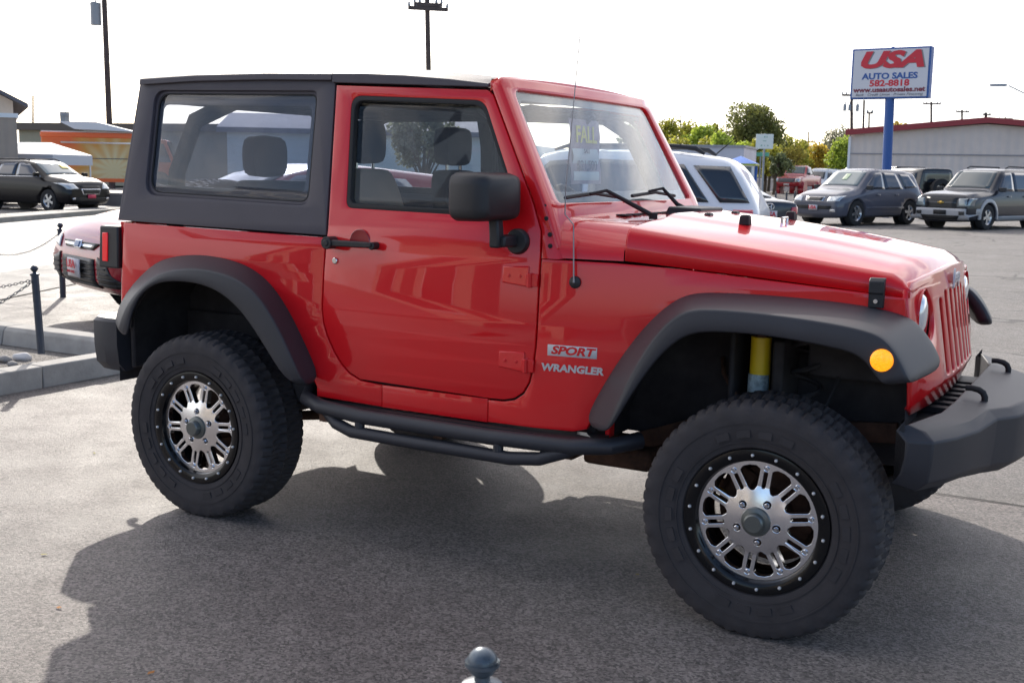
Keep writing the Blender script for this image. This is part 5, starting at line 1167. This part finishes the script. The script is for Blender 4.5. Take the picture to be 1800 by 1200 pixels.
for k in range(5):
    a = 2*math.pi*k/5; c_, s_ = math.cos(a), math.sin(a); r_.loft([[(-2.285+o, .05+r0*c_-q*s_, 1.08+r0*s_+q*c_) for q, o in ((-hw,0),(hw,0),(hw,.03),(-hw,.03))] for r0, hw in ((.02,.05),(.22,.05))])
r_.lathe([(.20,-2.27),(.225,-2.285),(.23,-2.25)], 28, 'x', (0,.05,1.08)); r_.build('spare_rim', CARR, so_)
for s in (-1, 1): P_('tail_lamp', [(s*.78,.85),(s*.88,.85),(s*.88,1.05),(s*.78,1.05)], 'x', TLP, sgn=-1, off=.02, n=2)
MB().hexa([(-.2,-.70,1.885),(.55,-.70,1.87),(.55,.70,1.87),(-.2,.70,1.885),(-.2,-.66,1.93),(.52,-.66,1.915),(.52,.66,1.915),(-.2,.66,1.93)]).build('roof_panel', BLKP, t, bevel=.02)
# white SUV, broadside
SW = paint('white_suv_paint', (.82,.82,.84), .35)
t, P_, B_ = car('parked_suv', (-3.52,10.34,0), R(192), 'white SUV with black roof rails parked right behind the red vehicle hood', 'SUV', SW, 4.80, 1.88,
  [(-2.4,1.00),(-1.5,1.14),(1.0,1.08),(2.4,.90)], [(-2.4,.95),(-2.36,1.08),(-2.10,1.58),(-1.92,1.69),(-1.2,1.78),(.2,1.79),(.55,1.74),(1.3,1.18),(1.9,1.10),(2.3,.98),(2.4,.75)], 2.83, .37, tumble=.15, taper=.05,
  side_wins=([(-2.25,1.12),(-1.88,1.12),(-1.50,1.59),(-1.97,1.58)], [(-1.74,1.12),(-1.2,1.12),(-.98,1.62),(-1.38,1.60)], [(-1.12,1.12),(-.12,1.12),(-.12,1.66),(-.85,1.64)], [(-.04,1.12),(.98,1.12),(.45,1.62),(-.04,1.66)]),
  ws=[(1.2,-.68),(1.2,.68),(.60,.58),(.60,-.58)], rw=[(-2.28,-.66),(-2.28,.66),(-2.06,.58),(-2.06,-.58)], winner=CARG)
for s in (-1, 1):
    P_('tail_lamp', [(-2.34,.86),(-2.02,.90),(-2.06,1.03),(-2.30,1.03)], 'y', TLP, sgn=s, off=.012)
    MB().tube([(-1.62,s*.60,1.745),(-1.50,s*.60,1.815),(-1.2,s*.60,1.845),(.2,s*.60,1.845),(.42,s*.60,1.78)], [.02,.035,.028,.028,.02], 8).build('roof_rail', PLA, t)
for x in (-1.30,-.2): MB().tube([(x,-.60,1.85),(x,.60,1.85)], .022, 8).build('cross_bar', PLA, t)
MB().tube([(-1.70,0,1.76),(-1.92,0,1.95)], [.012,.005], 6).build('roof_antenna', SEAL, t); P_('belt_trim', [(-1.2,1.085),(1.05,1.075),(1.05,1.10),(-1.2,1.11)], 'y', SEAL, sgn=1, off=.012)
mirrors(t, 1.05, 1.16, 1.88, SW)
# dark sedan seen from behind
DK = paint('dark_sedan_paint', (.016,.022,.035))
t, P_, B_ = car('parked_sedan', (-5.30,19.5,0), R(147), 'dark blue-black sedan seen from behind, between the white SUV and the yellow kerb', 'sedan', DK, 4.55, 1.80,
  [(-2.28,.93),(-1.5,.97),(1.0,.92),(2.28,.70)], [(-2.28,.86),(-2.24,.97),(-1.95,1.00),(-1.65,1.02),(-.75,1.38),(-.3,1.43),(.3,1.42),(.6,1.36),(1.35,.96),(1.9,.86),(2.28,.62)], 2.7, .32, tumble=.20,
  side_wins=([(-1.25,1.02),(-.25,1.02),(-.25,1.34),(-.80,1.30)], [(-.18,1.02),(1.0,.98),(.5,1.32),(-.18,1.36)]),
  ws=[(1.28,-.64),(1.28,.64),(.66,.52),(.66,-.52)], rw=[(-1.62,-.62),(-1.62,.62),(-.84,.50),(-.84,-.50)])
for s in (-1, 1): P_('tail_lamp', [(s*.56,.72),(s*.85,.70),(s*.86,.86),(s*.62,.84)], 'x', TLP, sgn=-1, off=.012)
g = MB()
for k in range(1):
    g.tube([(-2.312, .115*math.cos(a), .855+.062*math.sin(a)) for a in [i*math.pi/12 for i in range(25)]], .012, 6)
    g.tube([(-2.312,-.05,.895),(-2.314,-.035,.815)], .010, 6); g.tube([(-2.312,.05,.895),(-2.314,.035,.815)], .010, 6); g.tube([(-2.312,-.045,.862),(-2.314,.045,.848)], .010, 6)
g.build('rear_emblem', FOG, t); plate_on(t, P_, -2.30, .70, -1, .21)
# red lifted pickup
RP = paint('pickup_red', (.38,.02,.03))
PC = AT(1383, 338, 95); t, P_, B_ = car('pickup_truck', (PC.x+.05, PC.y+3.1, -.25), R(-92), 'red lifted pickup truck in the distance right of the notice sign', 'pickup truck', RP, 5.6, 1.95,
  [(-2.8,1.25),(1.2,1.25),(2.8,1.15)], [(-2.8,1.22),(-2.72,1.30),(-.75,1.31),(-.70,1.62),(-.55,1.80),(.1,1.88),(.45,1.84),(1.05,1.32),(1.9,1.26),(2.7,1.15),(2.8,.95)], 3.5, .44, zb=.62, tumble=.14, group='cars for sale on the lot', scale=1.17,
  side_wins=([(-.60,1.33),(.95,1.33),(.42,1.75),(-.50,1.75)],), ws=[(1.0,-.70),(1.0,.70),(.46,.60),(.46,-.60)], glass_ws=mat('truck_glass', (.06,.09,.09), rough=.1, coat=.4))
t.scale = (1.12, 1.12, 1.36)
P_('grille', [(-.55,.88),(.55,.88),(.58,1.10),(-.58,1.10)], 'x', mat('grille_grey', (.13,.13,.14), rough=.5), off=.01)
for s in (-1, 1): P_('headlight', [(s*.60,.90),(s*.92,.90),(s*.92,1.10),(s*.62,1.10)], 'x', LMP, off=.015)
P_('number_plate', [(-.2,.70),(.2,.70),(.2,.80),(-.2,.80)], 'x', PLW, off=.03, n=2); mirrors(t, .95, 1.38, 1.95, PLA)
MB().box((-2.6,-.78,1.0),(-.85,.78,1.325)).build('truck_bed_liner', SEAL, t)
# white van behind the pickup
PC = AT(1419, 330, 102)
t, P_, B_ = car('parked_van', (PC.x, PC.y+5, -.2), R(-97), 'white van with pale round tank behind the red pickup truck', 'van', paint('van_white', (.60,.62,.64), .4), 5.2, 2.0,
  [(-2.6,1.3),(1.6,1.2),(2.6,1.0)], [(-2.6,2.0),(-2.4,2.3),(.6,2.35),(1.0,2.2),(1.7,1.35),(2.5,1.15),(2.6,.8)], 3.2, .38, side_wins=([(.1,1.35),(1.3,1.35),(.9,2.0),(.1,2.05)],), ws=[(1.62,-.75),(1.62,.75),(1.08,.66),(1.08,-.66)])
MB().lathe([(0,-1.6),(.8,-1.5),(1.08,-1.2),(1.1,1.2),(.8,1.5),(0,1.6)], 24, 'x', (-2.9,2.1,1.55)).build('tank', paint('tank_white', (.62,.64,.66), .4), t, ang=60)
# black crossover across the street
BK = mat('black_crossover_paint', (.005,.004,.005), rough=.3, spec=.2, coat=.35)
t, P_, B_ = car('parked_suv', (-26.95,19.6,.008), R(2), 'black crossover SUV with sun glare on its hood, parked across the street', 'SUV', BK, 4.77, 1.84,
  [(-2.38,1.0),(-1.5,1.12),(1.0,1.05),(2.38,.84)], [(-2.38,1.05),(-2.3,1.2),(-1.95,1.52),(-1.4,1.60),(.1,1.62),(.5,1.57),(1.25,1.14),(1.9,1.07),(2.25,.94),(2.38,.70)], 2.86, .36,
  side_wins=([(-.05,1.12),(.98,1.13),(.42,1.50),(-.05,1.54)], [(-1.05,1.13),(-.12,1.12),(-.12,1.54),(-.85,1.52)], [(-1.95,1.20),(-1.15,1.14),(-.95,1.50),(-1.6,1.46)]),
  scale=.94, ws=[(1.16,-.66),(1.16,.66),(.54,.56),(.54,-.56)], glass_ws=CARGL, rw=[(-2.2,-.6),(-2.2,.6),(-2.02,.52),(-2.02,-.52)])
P_('grille', [(-.34,.56),(.34,.56),(.40,.74),(-.40,.74)], 'x', FOG, off=.008); P_('grille_mesh', [(-.30,.585),(.30,.585),(.35,.715),(-.35,.715)], 'x', GRL, off=.018); P_('upper_grille', [(-.40,.77),(.40,.77),(.40,.84),(-.40,.84)], 'x', GRL, off=.008)
for s in (-1, 1):
    P_('headlight', [(s*.48,.74),(s*.84,.72),(s*.88,.92),(s*.60,.90)], 'x', LMP); P_('fog_lamp', [(s*.60,.40),(s*.74,.40),(s*.74,.46),(s*.60,.46)], 'x', FOG, n=2)
    MB().tube([(-1.7,s*.60,1.58),(-1.5,s*.60,1.65),(.1,s*.60,1.665),(.3,s*.60,1.61)], .02, 8).build('roof_rail', BK, t)
    P_('window_trim', [(-1.0,1.085),(1.05,1.095),(1.05,1.115),(-1.0,1.105)], 'y', FOG, sgn=s, off=.012)
P_('lower_intake', [(-.60,.36),(.60,.36),(.62,.46),(-.62,.46)], 'x', GRL, off=.01)
o = P_('number_plate', [(-.16,.44),(.16,.44),(.16,.56),(-.16,.56)], 'x', mat('plate_red', (.55,.05,.10), rough=.5), n=2, off=.03); P_('sale_sticker', [(.70,.20),(.70,.48),(.88,.46),(.88,.18)], 'z', mat('yellow_sticker', (.65,.50,.05), rough=.6), off=.02)
mirrors(t, 1.02, 1.17, 1.84, BK)
# maroon hatchback nose behind the tail of the red vehicle
MR = paint('maroon_paint', (.32,.010,.024), .25)
t, P_, B_ = car('parked_hatchback', (-4.42,4.85,.05), R(-111), 'maroon hatchback whose nose pokes out behind the rear of the red vehicle', 'hatchback', MR, 4.36, 1.82,
  [(-2.18,.98),(-1.4,1.02),(.8,.94),(2.18,.68)], [(-2.18,1.0),(-2.1,1.08),(-1.75,1.36),(-.6,1.46),(-.1,1.46),(.3,1.38),(1.10,1.04),(1.6,.99),(1.95,.90),(2.12,.77),(2.18,.56)], 2.65, .32, zb=.25, tumble=.18,
  side_wins=([(-1.2,1.04),(-.2,1.03),(-.2,1.36),(-1.0,1.32)], [(-.12,1.03),(.95,1.0),(.25,1.34),(-.12,1.38)]), ws=[(1.04,-.66),(1.04,.66),(.34,.54),(.34,-.54)])
P_('upper_grille', [(-.34,.655),(.34,.655),(.46,.715),(-.46,.715)], 'x', GRL, n=8, off=.006); P_('grille_bar', [(-.36,.672),(.36,.672),(.38,.695),(-.38,.695)], 'x', CHR, n=8, off=.016)
for k in range(1): P_('lower_grille', [(-.42,.32),(.42,.32),(.40,.58),(-.40,.58)], 'x', GRL, n=8, off=.006)
for k in range(5): P_('grille_slat', [(-.41,.345+k*.045),(.41,.345+k*.045),(.41,.358+k*.045),(-.41,.358+k*.045)], 'x', PLA, n=8, n2=1, off=.016)
for s in (-1, 1):
    P_('corner_grille', [(s*.50,.34),(s*.84,.34),(s*.68,.54),(s*.48,.60)], 'x', GRL, n=6, off=.006)
    for k in range(4): P_('grille_slat', [(s*.50,.365+k*.045),(s*(.82-k*.05),.365+k*.045),(s*(.82-k*.05),.377+k*.045),(s*.50,.377+k*.045)], 'x', PLA, n=4, n2=1, off=.014)
    P_('headlight', [(s*.52,.64),(s*.84,.70),(s*.86,.84),(s*.56,.74)], 'x', LMP, off=.008)
P_('oval_emblem', [(-.085,.65),(.085,.65),(.085,.725),(-.085,.725)], 'x', CHR, n=6, off=.028); P_('emblem_centre', [(-.065,.662),(.065,.662),(.065,.713),(-.065,.713)], 'x', mat('emblem_blue', (.08,.14,.28), rough=.2), n=6, off=.036)
o = P_('number_plate', [(-.155,.40),(.155,.40),(.155,.56),(-.155,.56)], 'x', PLW, n=2, off=.045)
text('plate_lettering', 'USA', SRED, o, .10, lambda a, b, d: (2.245+d, a, .515+b), ext=.002, bold=.004, sx=1.15); text('plate_small_lettering', 'AUTO SALES', SRED, o, .035, lambda a, b, d: (2.245+d, a, .445+b), ext=.002)
mirrors(t, .78, 1.02, 1.82, MR)
YB = AT(88, 478, 10.9)
# ------------------------------------------------------------------ orange food truck
a = AT(74, 300, 60); hd_ = R(40); t = thing('food_truck', (a.x, a.y, .12), hd_, 'orange food truck with yellow sunburst graphics and an open roof awning', 'truck')
OR = mat('orange_paint', (.85,.15,.035), rough=.4, coat=.4)
ms = bpy.data.materials.new('sunburst_graphic'); ms.use_nodes = True; nt_ = ms.node_tree; bs = nt_.nodes['Principled BSDF']; bs.inputs['Roughness'].default_value = .4
tc = nd(nt_, 'ShaderNodeTexCoord'); mpp = nd(nt_, 'ShaderNodeMapping'); mpp.inputs['Location'].default_value = (-3.3,0,-1.0); nt_.links.new(tc.outputs['Object'], mpp.inputs[0])
sp_ = nd(nt_, 'ShaderNodeSeparateXYZ'); nt_.links.new(mpp.outputs[0], sp_.inputs[0])
at = nd(nt_, 'ShaderNodeMath', operation='ARCTAN2'); nt_.links.new(sp_.outputs['Z'], at.inputs[0]); nt_.links.new(sp_.outputs['X'], at.inputs[1])
mm = nd(nt_, 'ShaderNodeMath', operation='MULTIPLY'); mm.inputs[1].default_value = 14; nt_.links.new(at.outputs[0], mm.inputs[0]); sn = nd(nt_, 'ShaderNodeMath', operation='SINE'); nt_.links.new(mm.outputs[0], sn.inputs[0])
ln = nd(nt_, 'ShaderNodeVectorMath', operation='LENGTH'); nt_.links.new(mpp.outputs[0], ln.inputs[0]); r1 = nd(nt_, 'ShaderNodeMapRange'); r1.inputs[1].default_value = .2; r1.inputs[2].default_value = 2.6; r1.inputs[3].default_value = 1; r1.inputs[4].default_value = 0; nt_.links.new(ln.outputs['Value'], r1.inputs[0])
r2 = nd(nt_, 'ShaderNodeMapRange'); r2.inputs[1].default_value = -1; r2.inputs[3].default_value = .0; r2.inputs[4].default_value = .22; nt_.links.new(sn.outputs[0], r2.inputs[0]); ad = nd(nt_, 'ShaderNodeMath', operation='ADD'); nt_.links.new(r1.outputs[0], ad.inputs[0]); nt_.links.new(r2.outputs[0], ad.inputs[1])
cr = nd(nt_, 'ShaderNodeValToRGB'); e = cr.color_ramp.elements; e[0].position = .1; e[0].color = (.80,.15,.04,1); e[1].position = 1.0; e[1].color = (.72,.62,.35,1); q = e.new(.5); q.color = (.66,.33,.07,1)
nt_.links.new(ad.outputs[0], cr.inputs[0]); nt_.links.new(cr.outputs[0], bs.inputs['Base Color'])
MB().loft([[(0,y,.45),(5.0,y,.45),(5.0,y,2.72),(0,y,2.72)] for y in (0, 2.1)]).build('body', ms, t, bevel=.05)
MB().box((-.03,-.03,2.55),(5.35,2.13,2.80)).build('roof_band', OR, t, bevel=.04); MB().box((.0,.1,2.805),(5.2,2.0,2.86)).build('roof', WHT, t)
MB().loft([[(5.004,y,.45),(6.35,y,.45),(6.45,y,1.25),(6.15,y,1.45),(5.75,y,2.54),(5.004,y,2.54)] for y in (.02, 2.08)]).build('cab', OR, t, bevel=.05)
MB().loft([[(5.15,y,1.45),(6.0,y,1.45),(5.66,y,2.35),(5.15,y,2.35)] for y in (-.006,.015)]).build('cab_window', CARG, t); MB().loft([[(6.20,y,1.42),(5.80,y,2.46),(5.83,y,2.47),(6.23,y,1.43)] for y in (.15, 1.95)]).build('windshield', CARG, t)
MB().box((.9,-.05,2.28),(4.6,-.005,2.36)).build('awning_rail', FOG, t); MB().box((1.0,-.012,1.55),(4.4,-.004,1.59)).build('body_seam', SDK, t); MB().box((-.02,-.03,.45),(5.0,-.005,.62)).build('lower_band', OR, t); MB().box((3.9,-.04,.70),(4.35,-.006,.95)).build('fuel_door', SDK, t)
MB().hexa([(1.6,-.3,2.95),(4.4,-.3,2.87),(4.5,1.9,2.87),(1.7,1.9,2.95),(.9,-.3,3.30),(2.6,-.3,3.30),(2.7,1.9,3.30),(1.0,1.9,3.30)]).build('roof_awning', CM, t)
for x in (.95, 5.45):
    for y in (.06, 1.86):
        w_ = MB().lathe([(.22,-.03),(.33,-.05),(.40,-.03),(.42,.02),(.42,.2),(.2,.2)], 28, 'y', (x,y,.42)).build('wheel', CART, t); MB().lathe([(0,-.02),(.1,-.02),(.2,.02),(.24,-.03)], 20, 'y', (x,y,.42)).build('rim', CARR, w_)
    MB().lathe([(.0,-.008),(.50,-.008)], 24, 'y', (x,0,.50)).build('wheel_arch', SEAL, t)

# ================================================================== TREES
def leafmat(name, c, tr=.5):
    m = bpy.data.materials.new(name); m.use_nodes = True; t = m.node_tree; b = t.nodes['Principled BSDF']; b.inputs['Roughness'].default_value = .6
    oi = nd(t, 'ShaderNodeNewGeometry'); r = nd(t, 'ShaderNodeMapRange'); r.inputs[3].default_value = .55; r.inputs[4].default_value = 1.5; t.links.new(oi.outputs['Random Per Island'], r.inputs[0])
    mu = nd(t, 'ShaderNodeVectorMath', operation='SCALE'); mu.inputs[0].default_value = c; t.links.new(r.outputs[0], mu.inputs['Scale']); t.links.new(mu.outputs[0], b.inputs['Base Color'])
    tl = nd(t, 'ShaderNodeBsdfTranslucent'); t.links.new(mu.outputs[0], tl.inputs[0]); mi = nd(t, 'ShaderNodeMixShader'); mi.inputs[0].default_value = tr
    t.links.new(b.outputs[0], mi.inputs[1]); t.links.new(tl.outputs[0], mi.inputs[2]); t.links.new(mi.outputs[0], t.nodes['Material Output'].inputs[0]); return m
LM = {k: leafmat('foliage_'+k, c) for k, c in dict(olive=(.16,.17,.045), yellowgreen=(.36,.35,.05), bright=(.34,.42,.06), yellow=(.60,.44,.06), orange=(.42,.36,.07), greygreen=(.20,.20,.13), bush=(.17,.20,.09)).items()}
BARK = mat('bark', (.10,.075,.055), rough=.9, var=.3, vscale=4)
def tree(u, vtop, wpx, D, kind, label, vbase=300, n=2600, leaf=.26, seed=0, gap=.0, trunk=.16):
    if u > 1150 and u < 1500: vbase = max(vbase, 312); wpx *= 1.22; n = int(n*1.35)
    rnd = random.Random(seed); b = AT(u, 305, D); top = AT(u, vtop, D).z; s = FPX/D; rw_ = wpx/s/2; z0_ = max(.3, AT(u, vbase, D).z)
    t = thing('tree', (b.x, b.y, 0), 0, label, 'tree', 'trees behind the lot')
    H = top; cz = (z0_+H)/2; hz = (H-z0_)/2
    g = MB(); g.tube([(0,0,-.1),(.05,.03,H*.25),(-.04,.05,H*.5),(.03,0,H*.8)], [trunk, trunk*.8, trunk*.55, trunk*.15], 8)
    cl = []
    ncl = 26
    for k in range(ncl):
        a = rnd.random()*2*math.pi; e = rnd.uniform(-.8, 1); rr = math.sqrt(max(0, 1-e*e*.85))*rnd.uniform(.35, .92)
        c = Vector((math.cos(a)*rr*rw_*.85, math.sin(a)*rr*rw_*.85, cz+e*hz*.80)); cl.append((c, rnd.uniform(.22, .42)*min(rw_, hz)*1.15))
        if k % 2 == 0: g.tube([(0,0,max(.2, c.z*.5)), (c.x*.5, c.y*.5, c.z*.8), tuple(c)], [trunk*.35, trunk*.2, trunk*.06], 5)
    g.build('trunk', BARK, t)
    vs = []; fs = []
    for k in range(n):
        c, r_ = cl[rnd.randrange(ncl)]; d = Vector((rnd.gauss(0,1), rnd.gauss(0,1), rnd.gauss(0,1))).normalized()*r_*(rnd.random()**.45)*1.15
        p = c+d; l = leaf*rnd.uniform(.6, 1.3); u_ = Vector((rnd.gauss(0,1), rnd.gauss(0,1), rnd.gauss(0,1))).normalized(); v_ = u_.orthogonal().normalized(); i = len(vs)
        vs += [tuple(p-u_*l*.5), tuple(p+v_*l*.35), tuple(p+u_*l*.5), tuple(p-v_*l*.35)]; fs.append((i, i+1, i+2, i+3))
    me = bpy.data.meshes.new('crown'); me.from_pydata(vs, [], fs); me.materials.append(LM[kind]); link(bpy.data.objects.new('crown', me), t)
    return t
tree(1312, 180, 92, 104, 'olive', 'tallest dark green tree right of the windshield', 290, 5200, .27, 1, trunk=.3)
tree(1352, 205, 46, 106, 'olive', 'smaller dark green tree touching the right side of the tallest tree', 296, 1700, .27, 2)
tree(1172, 212, 60, 98, 'yellowgreen', 'yellow-green tree just right of the windshield edge', 300, 2200, .26, 3)
tree(1205, 214, 50, 101, 'yellowgreen', 'yellow-green tree crossed by two thin poles', 300, 2200, .26, 4)
tree(1232, 224, 62, 96, 'bright', 'bright green bushy tree left of the tallest tree', 300, 2600, .26, 5)
tree(1256, 207, 22, 103, 'yellowgreen', 'slender yellow-green tree top left of the tallest tree', 300, 900, .24, 6)
tree(1274, 236, 76, 84, 'bright', 'bright leafy tree directly above the blue kiosk', 305, 3200, .24, 7)
tree(1326, 246, 40, 86, 'yellowgreen', 'yellow-green tree directly left of the notice sign', 310, 1800, .24, 8)
tree(1378, 240, 66, 112, 'yellowgreen', 'green tree with autumn tint right of the notice sign', 300, 2800, .28, 9)
tree(1392, 258, 50, 100, 'orange', 'orange-tinted tree above the red pickup truck', 300, 1800, .26, 10)
tree(1362, 272, 56, 90, 'bush', 'dark shrub in front of the trees by the notice sign', 300, 1500, .22, 11)
tree(1432, 254, 46, 118, 'yellow', 'bright yellow autumn tree left of the house roofs', 290, 1700, .28, 12)
tree(1474, 214, 56, 150, 'greygreen', 'sparse grey-green tree left of the red-roofed building', 290, 1300, .34, 13)
tree(1456, 240, 34, 155, 'greygreen', 'small grey-green tree left of the sparse one', 290, 900, .34, 14)
tree(1483, 243, 50, 112, 'bright', 'lime green round tree against the red-roofed building corner', 292, 2200, .27, 15)
tree(1574, 213, 34, 95, 'yellow', 'yellow tree top peeking over the red roof by the sign post', 260, 900, .25, 16)
tree(1188, 240, 50, 88, 'yellowgreen', 'low yellow-green tree at the windshield edge in front of the thin poles', 312, 1500, .24, 21)
tree(1345, 250, 50, 92, 'yellowgreen', 'yellow-green tree filling the gap behind the notice sign', 312, 1800, .24, 22)
tree(1402, 248, 44, 116, 'yellowgreen', 'rounded yellow-green tree between the orange-tinted and the yellow tree', 312, 1500, .26, 23)
tree(1248, 246, 50, 90, 'yellowgreen', 'low yellow-green tree between the two bright green trees', 312, 1600, .24, 24)
tree(1108, 222, 60, 95, 'olive', 'dark tree seen through the windshield', 300, 2000, .26, 17)
tree(745, 200, 150, 27, 'greygreen', 'grey-green tree seen through the door window', 300, 5000, .10, 18, trunk=.10)
tree(430, 238, 120, 120, 'bush', 'low far tree seen through the rear side window', 300, 1800, .3, 19)
tree(1012, 255, 70, 110, 'bush', 'low far tree seen through the left part of the windshield', 300, 1500, .3, 20)
